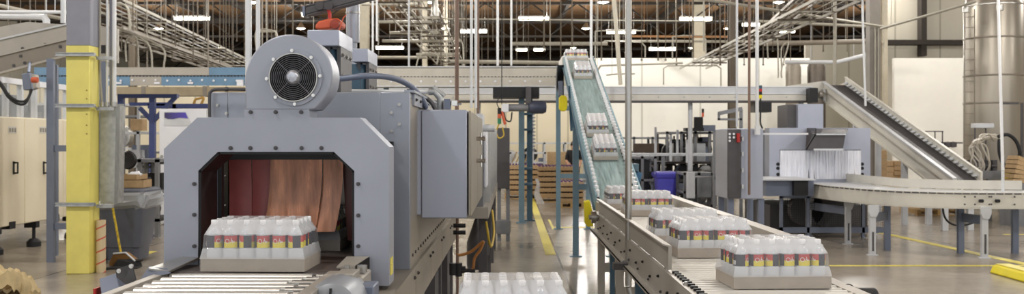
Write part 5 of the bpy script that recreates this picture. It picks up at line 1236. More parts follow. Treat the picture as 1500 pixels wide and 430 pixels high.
bm = BM(); tube(bm, smoothpath([P(731, 158, 14.2), P(728, 150, 14.2), P(734, 135, 14.2), P(735, 110, 14.2), P(735, -400, 14.2)], 4), .008, 6); obj('cable', bm, BLACKR, sl)
bm = BM(); tube(bm, [P(735, 163, 14.22), P(740, 182, 14.2)], .022, 8); obj('lens', bm, ORANGE, sl)
bm = BM(); tube(bm, smoothpath([P(731, 181, 14.2), P(727, 193, 14.2), P(731, 202, 14.2), P(738, 198, 14.2), P(736, 186, 14.2)], 5), .012, 6); obj('cable', bm, mat('yellow_hose', (200, 170, 60)), sl)
# pallets of tray boxes
def pallet(cx_, cy_, w_, d_, label):
    q = thing('wooden_pallet', label, 'pallet', (cx_, cy_, 0))
    for i in range(7):
        x = cx_ - w_/2 + i*(w_ - .09)/6; obj('deck_board', B(x, x + .09, cy_ - d_/2, cy_ + d_/2, .10, .12), WOOD, q)
    for i in range(3):
        x = cx_ - w_/2 + i*(w_ - .08)/2; obj('stringer', B(x, x + .08, cy_ - d_/2, cy_ + d_/2, .02, .10), WOOD, q)
    obj('bottom_board', B(cx_ - w_/2, cx_ + w_/2, cy_ - d_/2, cy_ - d_/2 + .1, 0, .02), WOOD, q); obj('bottom_board', B(cx_ - w_/2, cx_ + w_/2, cy_ + d_/2 - .1, cy_ + d_/2, 0, .02), WOOD, q)
ORD = ('lowest', 'second', 'third', 'fourth', 'fifth', 'sixth', 'seventh', 'top')
def tray_stack(cx_, cy_, nx, nl, bw, bh, name, group):
    pallet(cx_, cy_, nx*bw + .04, 1.0, 'pale wooden pallet under the %s' % name)
    for l in range(nl):
        off = (l % 2) * .0
        for i in range(nx):
            for j in range(2):
                x = cx_ + (i - (nx-1)/2)*bw; y = cy_ - .24 + .48*j; z = .122 + l*(bh + .002)
                q = thing('tray_box', 'brown tray box, %s layer, %s %s of the %s' % (ORD[min(l, 7)] if l < nl-1 else 'top', ('front', 'rear')[j], ('aisle side', 'middle', 'incline side')[i] if nx == 3 else ('aisle side', 'incline side')[i], name), 'cardboard box', (x, y, z), group)
                bm = BM(); box(bm, x - bw/2 + .006, x + bw/2 - .006, y - .235, y + .235, z, z + bh*.74); obj('carton_body', bm, CARD, q, bevel=.004)
                bm = BM()
                for a in range(6):
                    for b__ in range(4): cyl(bm, (x - bw/2 + bw*(a+.5)/6, y - .235 + .47*(b__+.5)/4, z + bh*.70), (x - bw/2 + bw*(a+.5)/6, y - .235 + .47*(b__+.5)/4, z + bh), .026, 6)
                obj('bottle_caps', bm, PURPLE if l == nl-1 else mat('dark_caps', (84, 58, 46), .6, 0, .1), q)
tray_stack(XX(819, 24.3), 24.9, 2, 6, .53, .135, 'tall pallet stack', 'tray boxes on the tall pallet')
tray_stack(XX(838, 22.4), 22.9, 1, 4, .56, .125, 'short pallet stack', 'tray boxes on the short pallet')
tray_stack(XX(768, 25.2), 26.3, 2, 6, .50, .135, 'pallet stack behind the teal legs', 'tray boxes behind the teal legs')
bm = BM()
rows = [[(XX(784 + 2*math.sin(i) + (4 + i)*j/4, 23.3), 23.3 + .15*j/4 + .03*math.sin(3*j+i), .62*(1 - i/8) + .02) for j in range(5)] for i in range(9)]
sheet(bm, rows, (0, .004, 0)); solo('plastic_wrap', bm, BAG, 'loose clear plastic wrap trailing from the tall pallet stack', 'plastic wrap')
# packing counters behind
machine('packing_counter', 'long pale packing counter against the cream wall', 'counter', 735, 860, 208, 31, 12, .9, LGREY, GREYM, 18, 5)
solo('carton', B(XX(802, 28.5), XX(831, 28.5), 28.5, 28.9, .0, ZZ(222, 28.5)), CARD, 'large brown carton behind the pallet stacks beside the standing person', 'carton', bevel=.01)
bm = BM()
for i in range(4): beam(bm, P(750 + 6*i, 238, 27.6), P(757 + 6*i, 222, 27.6), .03, .25, up=(0, 1, 0))
solo('board_bundle', bm, CARD, 'leaning brown boards above the pallet stack behind teal legs', 'cardboard')
machine('conveyor_station', 'pale steel station with monitor shelf beyond the teal legs', 'machine', 746, 800, 222, 27.5, 31, .6, LGREY, TAUPE, 8, 3)
# tall roller ladder behind teal legs
for px, lab in ((763, 'first'), (781, 'second')):
    q = thing('bottle_lift', '%s slim pale vertical lift track behind the teal legs' % ('narrower' if px == 763 else 'outer'), 'lift track', (XX(px, 26.8), 26.8, 0), 'lift tracks behind the teal legs')
    bm = BM(); box(bm, XX(px - 1, 26.8), XX(px + 1, 26.8), 26.8, 26.86, 1.3, 3.0); box(bm, XX(px-1, 26.8), XX(px+1, 26.8), 26.8, 26.86, 0, 1.3); obj('track', bm, LGREY, q)
    bm = BM()
    for k in range(17): box(bm, XX(px - 3.2, 26.8), XX(px + 3.2, 26.8), 26.76, 26.84, 1.3 + .1*k, 1.34 + .1*k)
    obj('rung', bm, GREYM, q)
# person
def person():
    q = thing('person', 'person in black shirt standing behind the brown pallet stacks', 'person', (XX(841, 27), 27, 0))
    x, y = XX(841, 27), 27.2
    J = {'pel': (0, 0, .80), 'sp': (0, 0, 1.0), 'ch': (0, 0, 1.16), 'nk': (0, -.02, 1.31), 'hd': (0, -.04, 1.38), 'ht': (0, -.05, 1.46),
         'ls': (-.16, 0, 1.25), 'le': (-.21, -.03, 1.0), 'lw': (-.15, -.20, .88), 'rs': (.16, 0, 1.25), 're': (.21, -.03, 1.0), 'rw': (.15, -.20, .88),
         'lh': (-.09, 0, .76), 'lk': (-.10, -.02, .43), 'la': (-.10, 0, .08), 'lt': (-.10, -.15, .04), 'rh': (.09, 0, .76), 'rk': (.10, -.02, .43), 'ra': (.10, 0, .08), 'rt': (.10, -.15, .04)}
    R = {'pel': .13, 'sp': .12, 'ch': .135, 'nk': .055, 'hd': .085, 'ht': .08, 'ls': .065, 'le': .042, 'lw': .028, 'rs': .065, 're': .042, 'rw': .028, 'lh': .09, 'lk': .06, 'la': .042, 'lt': .035, 'rh': .09, 'rk': .06, 'ra': .042, 'rt': .035}
    E = [('pel', 'sp'), ('sp', 'ch'), ('ch', 'nk'), ('nk', 'hd'), ('hd', 'ht'), ('ch', 'ls'), ('ls', 'le'), ('le', 'lw'), ('ch', 'rs'), ('rs', 're'), ('re', 'rw'), ('pel', 'lh'), ('lh', 'lk'), ('lk', 'la'), ('la', 'lt'), ('pel', 'rh'), ('rh', 'rk'), ('rk', 'ra'), ('ra', 'rt')]
    for s_, sg in (('l', -1), ('r', 1)):
        wx, wy, wz = J[s_ + 'w']
        J[s_ + 'p'] = (wx, wy - .06, wz - .01); R[s_ + 'p'] = .026; E.append((s_ + 'w', s_ + 'p'))
        for f in range(4):
            ox = (f - 1.5) * .019; L_ = (.06, .07, .066, .052)[f]
            J['%sf%d' % (s_, f)] = (wx + ox, wy - .10, wz - .012); J['%sg%d' % (s_, f)] = (wx + ox, wy - .10 - L_*.8, wz - .04)
            R['%sf%d' % (s_, f)] = .010; R['%sg%d' % (s_, f)] = .008; E += [(s_ + 'p', '%sf%d' % (s_, f)), ('%sf%d' % (s_, f), '%sg%d' % (s_, f))]
        J[s_ + 'u'] = (wx - sg*.05, wy - .07, wz - .03); R[s_ + 'u'] = .010; E.append((s_ + 'w', s_ + 'u'))
    def grow(keys, edges, scale, name, m, par):
        me = bpy.data.meshes.new(name); ks = list(keys)
        me.from_pydata([Vector(J[k]) + Vector((x, y, 0)) - ROOTLOC[q.name] for k in ks], [(ks.index(a), ks.index(b)) for a, b in edges], [])
        o = bpy.data.objects.new(name, me); COL.objects.link(o); o.parent = par; me.materials.append(m)
        sk = o.modifiers.new('skin', 'SKIN'); sk.use_smooth_shade = True
        for i, k in enumerate(ks): me.skin_vertices[0].data[i].radius = (R[k]*scale, R[k]*scale)
        me.skin_vertices[0].data[0].use_root = True
        ss = o.modifiers.new('sub', 'SUBSURF'); ss.levels = 2; ss.render_levels = 2; return o
    body = grow(J.keys(), E, 1.0, 'body', SKIN, q)
    grow(['ch', 'pel', 'sp', 'nk', 'ls', 'le', 'rs', 're'], [('pel', 'sp'), ('sp', 'ch'), ('ch', 'nk'), ('ch', 'ls'), ('ls', 'le'), ('ch', 'rs'), ('rs', 're')], 1.16, 'shirt', SHIRT, q)
    grow(['pel', 'lh', 'lk', 'la', 'rh', 'rk', 'ra'], [('pel', 'lh'), ('lh', 'lk'), ('lk', 'la'), ('pel', 'rh'), ('rh', 'rk'), ('rk', 'ra')], 1.18, 'trousers', JEANS, q)
    bm = BM(); sphere(bm, (x, y - .02, 1.47), .098, 14, 10, (.92, 1.05, 1.0))
    for v in list(bm.verts):
        if v.co.z < 1.45 and v.co.y < y - .02: bm.verts.remove(v)
    obj('hair', bm, HAIR, q)
    bm = BM(); sphere(bm, (x, y - .145, 1.425), .016, 8, 6, (.8, 1, 1.4)); obj('nose', bm, SKIN, q)
    for sx in (-.032, .032):
        bm = BM(); sphere(bm, (x + sx, y - .128, 1.45), .011, 8, 6); obj('eye', bm, BLACKM, q)
        bm = BM(); sphere(bm, (x + sx*2.8, y - .03, 1.43), .022, 8, 6, (.4, .8, 1.3)); obj('ear', bm, SKIN, q)
    bm = BM(); box(bm, x - .022, x + .022, y - .137, y - .128, 1.385, 1.393); obj('mouth', bm, mat('lips', (160, 96, 84)), q)
person()
# ================================================================ equipment behind the roller conveyor
bl = thing('wheeled_bin', 'vivid blue wheeled bin with flared rim near grey machinery', 'bin', (XX(979, 20), 20.3, 0))
bx, by = XX(979, 20), 20.3
obj('bin_body', loft([rr(.155, .18, .02, .05), rr(.225, .23, .78, .05)]), BINB, bl); obj('rim', loft([rr(.24, .25, .78, .05), rr(.27, .28, .82, .05), rr(.28, .29, .86, .05)]), BINB, bl); obj('lid', loft([rr(.275, .285, .865, .05), rr(.26, .27, .90, .05), rr(.18, .2, .92, .05)]), BINB, bl)
bm = BM(); cyl(bm, (bx - .24, by + .27, .84), (bx + .24, by + .27, .84), .018, 8); obj('handle_bar', bm, BINB, bl)
for sx in (-.17, .17): bm = BM(); lathe(bm, [(.001, -.025), (.09, -.025), (.09, .025), (.001, .025)], (bx + sx, by + .22, .09), 'X', 14); obj('wheel', bm, BLACKR, bl)
wb = thing('work_table', 'long steel table with hanging bars behind the blue bin', 'work table', (XX(980, 22), 22, 0))
Y = 22.0
obj('table_top', B(XX(922, Y), XX(1052, Y), Y, Y + .8, ZZ(228, Y), ZZ(224.5, Y)), LGREY, wb)
for px in (930, 972, 1010, 1046): obj('leg', B(XX(px, Y) - .04, XX(px, Y) + .04, Y + .05, Y + .12, 0, ZZ(228, Y)), GREYM, wb)
for px, a, b in ((960, 186, 224), (982, 197, 236), (1006, 204, 238), (992, 190, 224)): obj('upright_bar', B(XX(px - 1.6, Y), XX(px + 1.6, Y), Y - .05, Y + .0, ZZ(b, Y), ZZ(a, Y)), LGREY, wb)
obj('back_panel', B(XX(934, Y), XX(972, Y), Y + .7, Y + .76, ZZ(224, Y), ZZ(210, Y)), mat('dark_brown', (92, 78, 66), .7, 0, .1), wb)
machine('packing_machine', 'dark framed packing machine with many steel modules behind the table', 'machine', 976, 1062, 192, 23.6, 21, 1.6, GREYM, SLATED, 60, 5)
machine('filling_machine', 'low tangle of black machinery beside the blue bin', 'machine', 920, 962, 228, 20.9, 8, .8, GREYM, BLACKM, 30, 3)
machine('labelling_machine', 'dark labelling machine beneath the steel table with hanging bars', 'machine', 930, 1050, 236, 23.0, 91, .5, SLATED, BLACKM, 36, 4)
machine('sorting_machine', 'grey sorting machine rising above the table with hanging bars', 'machine', 900, 985, 200, 25.8, 101, .8, GREYM, SLATED, 26, 4)
machine('motor_stand', 'squat grey motor stand between blue bin and cabinet', 'machine', 1002, 1046, 252, 19.0, 77, .9, GREYM, SLATED, 6, 3)
obj_ = thing('drum_tank', 'grey steel box tank with black slot beside the blue bin', 'tank', (XX(1020, 18.6), 18.6, 0))
obj('tank_body', B(XX(1008, 18.6), XX(1018, 18.6), 18.6, 18.8, ZZ(290, 18.6), ZZ(252, 18.6)), LGREY, obj_); obj('tank_body', B(XX(1021, 18.6), XX(1044, 18.6), 18.6, 18.9, ZZ(290, 18.6), ZZ(258, 18.6)), GREYM, obj_, bevel=.03)
obj('slot_plate', B(XX(1017, 18.6), XX(1022, 18.6), 18.7, 18.75, ZZ(285, 18.6), ZZ(262, 18.6)), BLACKM, obj_)
for px in (1011, 1040): obj('leg', B(XX(px, 18.6) - .03, XX(px, 18.6) + .03, 18.68, 18.74, 0, ZZ(290, 18.6)), SLATED, obj_)
mo = thing('monitor', 'dark operator monitor with amber beacon above packing machine', 'monitor', (XX(1022, 23.4), 23.4, ZZ(192, 23.4)))
obj('screen', B(XX(1017, 23.4), XX(1030, 23.4), 23.4, 23.5, ZZ(190, 23.4), ZZ(171, 23.4)), BLACKM, mo, bevel=.01); obj('keyboard_shelf', B(XX(1003, 23.4), XX(1030, 23.4), 23.3, 23.6, ZZ(192, 23.4), ZZ(187, 23.4)), BLACKM, mo)
bm = BM(); cyl(bm, P(1029.5, 171, 23.4), P(1029.5, 165, 23.4), .03, 8); obj('beacon', bm, ORANGE, mo); bm = BM(); cyl(bm, P(1029.5, 165, 23.4), P(1029.5, 159, 23.4), .03, 8); obj('beacon_cap', bm, BLACKM, mo)
obj('grey_housing', B(XX(1030, 23.5), XX(1048, 23.5), 23.5, 23.8, ZZ(192, 23.5), ZZ(183, 23.5)), SLATE, mo)
# guard frame posts
gf = thing('gantry', 'tall grey gantry frame in front of the packing machine', 'steel frame', (XX(1065, 17.5), 17.5, 0))
Y = 17.5
for px, top in ((1047, 192), (1064, 205), (1086, 160)): obj('post', B(XX(px - 2, Y), XX(px + 2, Y), Y, Y + .06, 0, ZZ(top, Y)), GREYM, gf)
bm = BM(); box(bm, XX(1052, Y), XX(1087, Y), Y, Y + .05, ZZ(176, Y), ZZ(173, Y)); beam(bm, P(1053, 166, Y), P(1087, 159, Y), .05, .07); box(bm, XX(1052, Y), XX(1055, Y), Y, Y + .05, ZZ(176, Y), ZZ(164, Y)); obj('cross_rail', bm, GREYM, gf); bm = BM(); box(bm, XX(1047, Y), XX(1087, Y), Y, Y + .05, ZZ(194, Y), ZZ(191, Y)); obj('cross_rail', bm, GREYM, gf); bm = BM(); box(bm, XX(1047, Y), XX(1087, Y), Y, Y + .05, ZZ(262, Y), ZZ(259, Y)); obj('cross_rail', bm, GREYM, gf)
# tower beacon on post
tb = thing('stack_light', 'teal, red and yellow stack light beside the white drop pipe', 'signal lamp', (XX(1114, 13.5), 13.5, 0))
for a, b, m in ((125, 130, TEALD), (130, 134, RED), (134, 139, BLACKM), (139, 144, YEL2)): bm = BM(); cyl(bm, P(1114, b, 13.5), P(1114, a, 13.5), .023, 12); obj('lens', bm, m, tb)
bm = BM(); tube(bm, smoothpath([P(1114, 144, 13.5), P(1114, 165, 13.5), P(1114, 180, 13.5), P(1117, 188, 13.5)], 3), .012, 6); obj('stem', bm, BLACKM, tb)
# ================================================================ right background
tk = thing('storage_tank', 'tall stainless storage tank with banded seams', 'tank', (XX(1457, 21), 21, 0))
X, Y = XX(1456, 21.6), 21.6; r_ = 41 * 21.6 / F
bm = BM(); lathe(bm, [(r_*.96, .3), (r_, .4), (r_, ZZ(3, 21)), (r_*.9, ZZ(-8, 21)), (.001, ZZ(-16, 21))], (X, Y, 0), 'Z', 48); obj('tank_shell', bm, mat('tank_steel', (160, 153, 141), .36, .6, .10, 1.2, stretch=(3, 3, .25)), tk)
for py in (4, 53, 109, 150): bm = BM(); z = ZZ(py, 21); lathe(bm, [(r_, z - .02), (r_ + .012, z - .01), (r_ + .012, z + .01), (r_, z + .02)], (X, Y, 0), 'Z', 48); obj('band', bm, TAUPD if py > 4 else STEEL, tk)
for k in range(4): a = PI/4 + k*PI/2; x, y = X + r_*.8*math.cos(a), Y + r_*.8*math.sin(a); obj('leg', B(x - .06, x + .06, y - .06, y + .06, 0, .35), STEEL, tk)
bm = BM()
for dx in (-.03, .12): cyl(bm, (X - r_ - .06 + dx, Y - .15 - dx, .3), (X - r_ - .06 + dx, Y - .15 - dx, ZZ(10, 21)), .011, 8)
for k in range(18): z = .5 + .24*k; cyl(bm, (X - r_ - .09, Y - .12, z), (X - r_ + .06, Y - .27, z), .006, 6)
obj('ladder', bm, TAUPD, tk)
bm = BM()
for px, py in ((1415, 14), (1465, 11)): cyl(bm, P(px, py - 4, 20.4), P(px, py + 4, 20.4), .07, 12)
obj('clamp_fitting', bm, STEEL, tk)
mk = thing('valve_skid', 'valve manifold skid with bundle of white hoses before the tank', 'machine', (XX(1450, 19), 19, 0))
Y = 18.8
obj('skid_deck', B(XX(1400, Y), XX(1500, Y), Y, Y + .8, ZZ(262, Y), ZZ(250, Y)), GREYM, mk)
for px in (1405, 1450, 1495): obj('leg', B(XX(px, Y) - .04, XX(px, Y) + .04, Y, Y + .08, 0, ZZ(262, Y)), GREYM, mk)
obj('manifold_box', B(XX(1436, Y), XX(1464, Y), Y + .2, Y + .4, ZZ(187, Y), ZZ(180, Y)), LGREY, mk, bevel=.01)
bm = BM()
for px in (1428, 1444): cyl(bm, P(px, 250, Y + .3), P(px, 186, Y + .3), .015, 8)
box(bm, XX(1474, Y), XX(1500, Y), Y + .2, Y + .24, ZZ(152, Y), ZZ(149, Y)); cyl(bm, P(1497, 151, Y + .2), P(1497, 255, Y + .2), .03, 8); cyl(bm, P(1428, 185, Y + .3), P(1440, 183, Y + .3), .015, 8); obj('steel_frame', bm, SLATED, mk)
rnd = random.Random(14)
for k in range(9):
    x0_ = 1416 + rnd.uniform(0, 34); bm = BM(); pp = [P(1457 + rnd.uniform(-6, 14), 200 + rnd.uniform(-5, 8), Y + .1), P(1438 + rnd.uniform(-14, 10), 201 + rnd.uniform(-6, 12), Y - .05 - .03*k), P(x0_, 222 + rnd.uniform(-12, 12), Y - .1), P(x0_ + rnd.uniform(-6, 16), 240, Y), P(x0_ + rnd.uniform(0, 14), 251, Y + .1)]
    tube(bm, smoothpath(pp, 6), .015, 8); obj('white_hose', bm, mat('milky_hose', (214, 208, 196), .35, 0, .04), mk)
bm = BM(); tube(bm, smoothpath([P(1462, 200, Y - .2), P(1476, 197, Y - .2), P(1488, 206, Y - .2), P(1494, 224, Y - .2), P(1488, 238, Y - .1)], 6), .035, 10); tube(bm, smoothpath([P(1464, 203, Y - .2), P(1464, 222, Y - .2), P(1470, 240, Y - .2), P(1482, 250, Y - .1)], 6), .035, 10); obj('black_hose', bm, BLACKR, mk)
bm = BM()
for px in (1408, 1416, 1432, 1446, 1456): cyl(bm, P(px, 250, Y + .2), P(px, 234, Y + .2), .06, 10); cyl(bm, P(px - 4, 243, Y + .15), P(px + 4, 243, Y + .15), .03, 8)
obj('pump_head', bm, SLATED, mk); obj('blue_crate', B(XX(1421, Y - .2), XX(1434, Y - .2), Y - .3, Y, ZZ(262, Y - .2), ZZ(250, Y - .2)), mat('crate_blue', (60, 70, 150), .5, 0, .05), mk)
bm = BM()
for px in (1355, 1370, 1381): box(bm, XX(px - .5, 27.5), XX(px + .5, 27.5), 27.5, 27.54, 0, ZZ(192, 27.5))
box(bm, XX(1354, 27.5), XX(1382, 27.5), 27.5, 27.54, ZZ(193, 27.5), ZZ(191.5, 27.5)); box(bm, XX(1360, 27.5), XX(1408, 27.5), 27.4, 27.6, ZZ(210, 27.5), ZZ(208, 27.5))
for px in (1368, 1376, 1388, 1396): lathe(bm, [(.001, ZZ(216, 27.4)), (.1, ZZ(215, 27.4)), (.1, ZZ(208, 27.4)), (.001, ZZ(207, 27.4))], (XX(px, 27.4), 27.4, 0), 'Z', 10)
solo('pipe_stand', bm, SLATED, 'thin dark pipe stand with valves before the white partition', 'pipe stand')
for i, (px, py) in enumerate(((1473, 258), (1483, 259))):
    q = thing('yellow_pail', 'yellow pail on the valve skid, %s' % ('beside the hoses' if i == 0 else 'against the brown cartons'), 'pail', (XX(px, 18.0), 18.0, 0), 'yellow pails on the valve skid')
    bm = BM(); z0_ = ZZ(264, 18.5); lathe(bm, [(.055, z0_), (.07, ZZ(254, 18.5)), (.075, ZZ(253.5, 18.5)), (.001, ZZ(253.5, 18.5))], (XX(px, 18.5), 18.5, 0), 'Z', 14); obj('pail_body', bm, YEL2, q); 
    obj('shelf', B(XX(px - 5, 18.5), XX(px + 5, 18.5), 18.4, 18.6, 0, z0_), GREYM, q)
for k in range(6):
    z = ZZ(268 - 6.3*k, 17.5); bm = BM(); box(bm, XX(1484 + k*1.2, 17.5), XX(1515 + k, 17.5), 17.5, 17.9, z + .0, z + .075)
    if k: bmesh.ops.rotate(bm, verts=bm.verts[:], cent=(XX(1498, 17.5), 17.7, z), matrix=Matrix.Rotation(math.radians(5*k), 3, 'Y'))
    solo('flat_carton', bm, CARD, ('flat carton at the bottom', 'flat carton second from bottom', 'flat carton third from bottom', 'flat carton third from top', 'flat carton second from top', 'flat carton on the top')[k] + ' of the fanned stack beside the hoses', 'carton', 'fanned flat cartons', bevel=.005)
solo('carton_stand', B(XX(1480, 17.6), XX(1520, 17.6), 17.5, 18.0, 0, ZZ(268.5, 17.5)), GREYM, 'grey stand carrying the fanned flat cartons', 'stand')
# carton stacks behind the decline
rnd = random.Random(6)
for cx_, w_, n_, Y, nm in ((1288, 26, 5, 24.5, 'wide carton stack beside the far tunnel'), (1324, 12, 7, 25.0, 'narrow carton stack behind the decline legs'), (1312, 8, 6, 25.4, 'slim carton stack between decline legs')):
    h0 = 0.14; H_ = ZZ(218 if cx_ == 1288 else 234, Y) - .14
    pallet(XX(cx_, Y), Y + .4, max(.5, w_*Y/F), .9, 'wooden pallet carrying the %s' % nm)
    for k in range(n_):
        z = .122 + H_/n_*k; solo('carton', B(XX(cx_ - w_/2, Y) + rnd.uniform(0, .03), XX(cx_ + w_/2, Y) - rnd.uniform(0, .03), Y + .02, Y + .7, z, z + H_/n_ - .012), CARD, 'brown carton, %s in the %s' % (ORD[k] if k < n_-1 else 'topmost', nm), 'carton', nm + ' cartons', bevel=.008)
# wrapped pallet under the curved conveyor
pallet(XX(1378, 20), 20.5, .95, .9, 'wooden pallet under the plastic wrapped drums')
for k, px in enumerate((1362, 1376, 1390)):
    bm = BM(); lathe(bm, [(.001, .122), (.17, .122), (.18, .3), (.17, .55), (.12, .62), (.05, .66), (.05, .70), (.001, .70)], (XX(px, 20.2), 20.3, 0), 'Z', 18)
    solo('clear_drum', bm, mat('cloudy_plastic', (206, 198, 184), .3, 0, .1, 4, alpha=.75), ('cloudy drum on the carton stack side of the pallet', 'cloudy drum in the middle of the wrapped pallet', 'cloudy drum on the valve skid side of the pallet')[k] + ', under the curve', 'drum', 'cloudy drums on the pallet')
bm = BM(); tube(bm, smoothpath([P(1381, 301, 14.5), P(1383, 315, 14.5), P(1390, 325, 14.5), P(1405, 330, 14.5), P(1425, 326, 14.5), P(1440, 318, 14.5)], 5), .016, 8)
solo('hanging_cable', bm, BLACKR, 'black cable looping under the curved conveyor', 'cable')
# columns
q = thing('steel_column', 'grey steel column with pale conduits behind the decline conveyor', 'column', (XX(1282, 24), 24, 0))
obj('column_shaft', B(XX(1274, 24), XX(1290, 24), 24, 24.28, 0, RZ - .01), mat('column_shade', (140, 134, 126), .6, 0, .05), q)  # even mid grey paint of the column itself
bm = BM()
for px in (1283, 1287.5): cyl(bm, (XX(px, 23.9), 23.94, 0), (XX(px, 23.9), 23.94, ZZ(40, 24)), .022, 8)
obj('conduit', bm, PALE, q)
for px, w_, Y, lab in ((1074, 10, 32, 'slim dark column in front of the white partition'), (1025, 16, 50, 'broad pale column beyond the white partition'), (533, 12, 30, 'cream column beside the exhaust duct'), (622, 7, 38, 'cream column above the overhead conveyor'), (653, 5, 46, 'narrow cream column among the pipe racks'), (192, 8, 34, 'grey column behind the cable racks'), (1298, 5, 30, 'thin column beside the conduits of the grey column')):
    q = thing('roof_column', lab, 'column', (XX(px, Y), Y, 0)); xa_, xb_ = XX(px - w_/2, Y), XX(px + w_/2, Y)
    m = mat('col_brown', (104, 94, 80), .6, 0, .05) if px in (1074, 192) else mat('col_cream', (196, 188, 168), .6, 0, .05)
    bm = BM(); box(bm, xa_, xb_, Y, Y + .04, 0, RZ - .01); box(bm, xa_, xb_, Y + .3, Y + .34, 0, RZ - .01); box(bm, (xa_+xb_)/2 - .02, (xa_+xb_)/2 + .02, Y + .04, Y + .3, 0, RZ - .01); obj('column_shaft', bm, m, q)
    obj('base_plate', B(xa_ - .08, xb_ + .08, Y - .08, Y + .42, 0, .02), m, q)
# silos behind the white room
for k, (px, w_) in enumerate(((1162, 22), (1196, 26))):
    q = thing('round_vessel', ('paler', 'darker')[k] + ' round vessel standing behind the overhead conveyor end', 'vessel', (XX(px, 34.5), 34.5, 0)); rr_ = w_/2*34.5/F
    bm = BM(); lathe(bm, [(rr_*.9, .4), (rr_, .6), (rr_, ZZ(98, 34.5)), (rr_*.8, ZZ(92, 34.5)), (.001, ZZ(90, 34.5))], (XX(px, 34.5), 34.5, 0), 'Z', 28); obj('vessel_shell', bm, TAUPD if k == 0 else mat('vessel_dark', (96, 88, 80), .5, .4, .1), q)
    for a in (.8, 2.4, 3.9, 5.5): x, y = XX(px, 34.5) + rr_*.8*math.cos(a), 34.5 + rr_*.8*math.sin(a); obj('leg', B(x-.05, x+.05, y-.05, y+.05, 0, .5), GREYM, q)
# ================================================================ pipe and cable racks
def rack(label, path, width, npipes, side, m, m2, step=1.6, r=.015, group='overhead cable racks'):
    """ladder rack with conduits, path = list of 3D points; hangers to the roof"""
    q = thing('cable_rack', label, 'cable rack', path[len(path)//2], group)
    path = [Vector(p) for p in path]; d = (path[-1] - path[0]).normalized(); s_ = Vector((d.y, -d.x, 0)).normalized()
    for o_ in (-width/2, width/2): bm = BM(); 
    for o_ in (-width/2, width/2):
        bm = BM()
        for a, b in zip(path, path[1:]): beam(bm, a + s_*o_, b + s_*o_, .03, .06)
        obj('rack_rail', bm, m, q)
    for a, b in zip(path, path[1:]):
        L_ = (b - a).length; t_ = 0
        while t_ < L_: p = a + (b - a)*(t_/L_); bm = BM(); beam(bm, p - s_*width/2, p + s_*width/2, .03, .03); obj('rung', bm, m, q); t_ += 1.5
    for k in range(npipes):
        o_ = -width/2 + width*(k + .5)/npipes; bm = BM(); tube(bm, [p + s_*o_ + upv*.07 for p in path], r, 6); obj('conduit', bm, m2 if k % 2 else m, q)
    for a, b in zip(path, path[1:]):
        L_ = (b - a).length; t_ = .5
        while t_ < L_:
            bm = BM(); p = a + (b - a)*(t_/L_); cyl(bm, p - s_*(width/2 + .05), Vector((p.x - s_.x*(width/2+.05), p.y - s_.y*(width/2+.05), RZ - .02)), .009, 5)
            cyl(bm, p + s_*(width/2 + .05), Vector((p.x + s_.x*(width/2+.05), p.y + s_.y*(width/2+.05), RZ - .02)), .012, 5); beam(bm, p - s_*(width/2 + .1) - upv*.07, p + s_*(width/2 + .1) - upv*.07, .04, .04); obj('hanger', bm, RODM, q); t_ += 3.2
    return q
rack('cable rack running from above the yellow column toward the blower', [P(120, -10, 19.5), P(360, 96, 36)], 1.1, 5, 1, PALE, LGREY)
rack('lower cable rack beneath the one above the yellow column', [P(150, 40, 19.5), P(345, 108, 32)], .8, 5, 1, TAUPD, PALE)
rack('cable rack climbing from the exhaust duct toward the roof', [P(590, -30, 20), P(668, 100, 44)], .9, 4, 1, PALE, LGREY)
rack('second cable rack beyond the exhaust duct, farther along', [P(535, -40, 19), P(650, 92, 42)], .7, 3, 1, PALE, TAUPE)
rack('cable rack over the far tunnel running back above the white room', [P(1270, -20, 17), P(1015, 100, 33)], .9, 4, 1, PALE, TAUPD)
rack('darker upper cable rack over the decline conveyor', [P(1215, -30, 17), P(1120, 52, 26)], .5, 4, 1, TAUPD, PALE)
# straight long pipes across
def pipe(label, pts, r, m, cat='pipe', group=None, name='hanging_pipe', seg=8):
    bm = BM(); pts = [Vector(p) for p in pts]; tube(bm, pts, r, seg)
    for f_ in (.12, .88):
        i = 0 if f_ < .5 else len(pts) - 2
        if len(pts) == 2: q = pts[0].lerp(pts[1], f_)
        else: q = pts[i].lerp(pts[i+1], .5)
        if q.z < RZ - .1: tube(bm, [q, Vector((q.x, q.y, RZ - .01))], .007, 5)
    return solo(name, bm, m, label, cat, group)
pipe('thick pale pipe above the sloping conveyor', [P(-40, 22.5, 17), P(64, 25, 17), P(68, 30, 17), P(68, 36, 17)], .065, LGREY)
pipe('long white pipe high above the sloping conveyor', [P(-40, 17, 16), P(97, 18, 16)], .03, LGREY)
pipe('pale slanting pipe above the sloping conveyor', [P(-20, 4, 18), P(40, 17, 18), P(90, 27, 20)], .04, PALE)
pipe('thin pipe across the lamps, high over the incline', [P(600, 27, 26), P(1030, 31, 26)], .018, PALE)
pipe('white pipe with gentle slope behind the steel post', [P(750, 64, 30), P(890, 64, 30)], .06, PALE)
pipe('long grey pipe below the white sloped one', [P(660, 90, 24), P(826, 92, 24)], .05, PALE)
pipe('long slanting pipe rising over the far tunnel', [P(1010, -4, 22), P(1130, 14, 22), P(1300, 40, 24)], .035, PALE)
pipe('long thin pipe rising toward the tank top', [P(1290, 42, 22), P(1430, 2, 20)], .03, PALE)
pipe('grey pipe level behind the grey column', [P(1110, 31, 26), P(1300, 40, 26)], .04, PALE)
pipe('white handrail pipe before the side wall', [P(1150, 91, 28), P(1226, 91, 28), P(1275, 79, 28)], .06, LGREY)
pipe('thick grey duct pipe crossing before the side wall', [P(1120, 64, 27), P(1285, 60, 27)], .07, TAUPD)
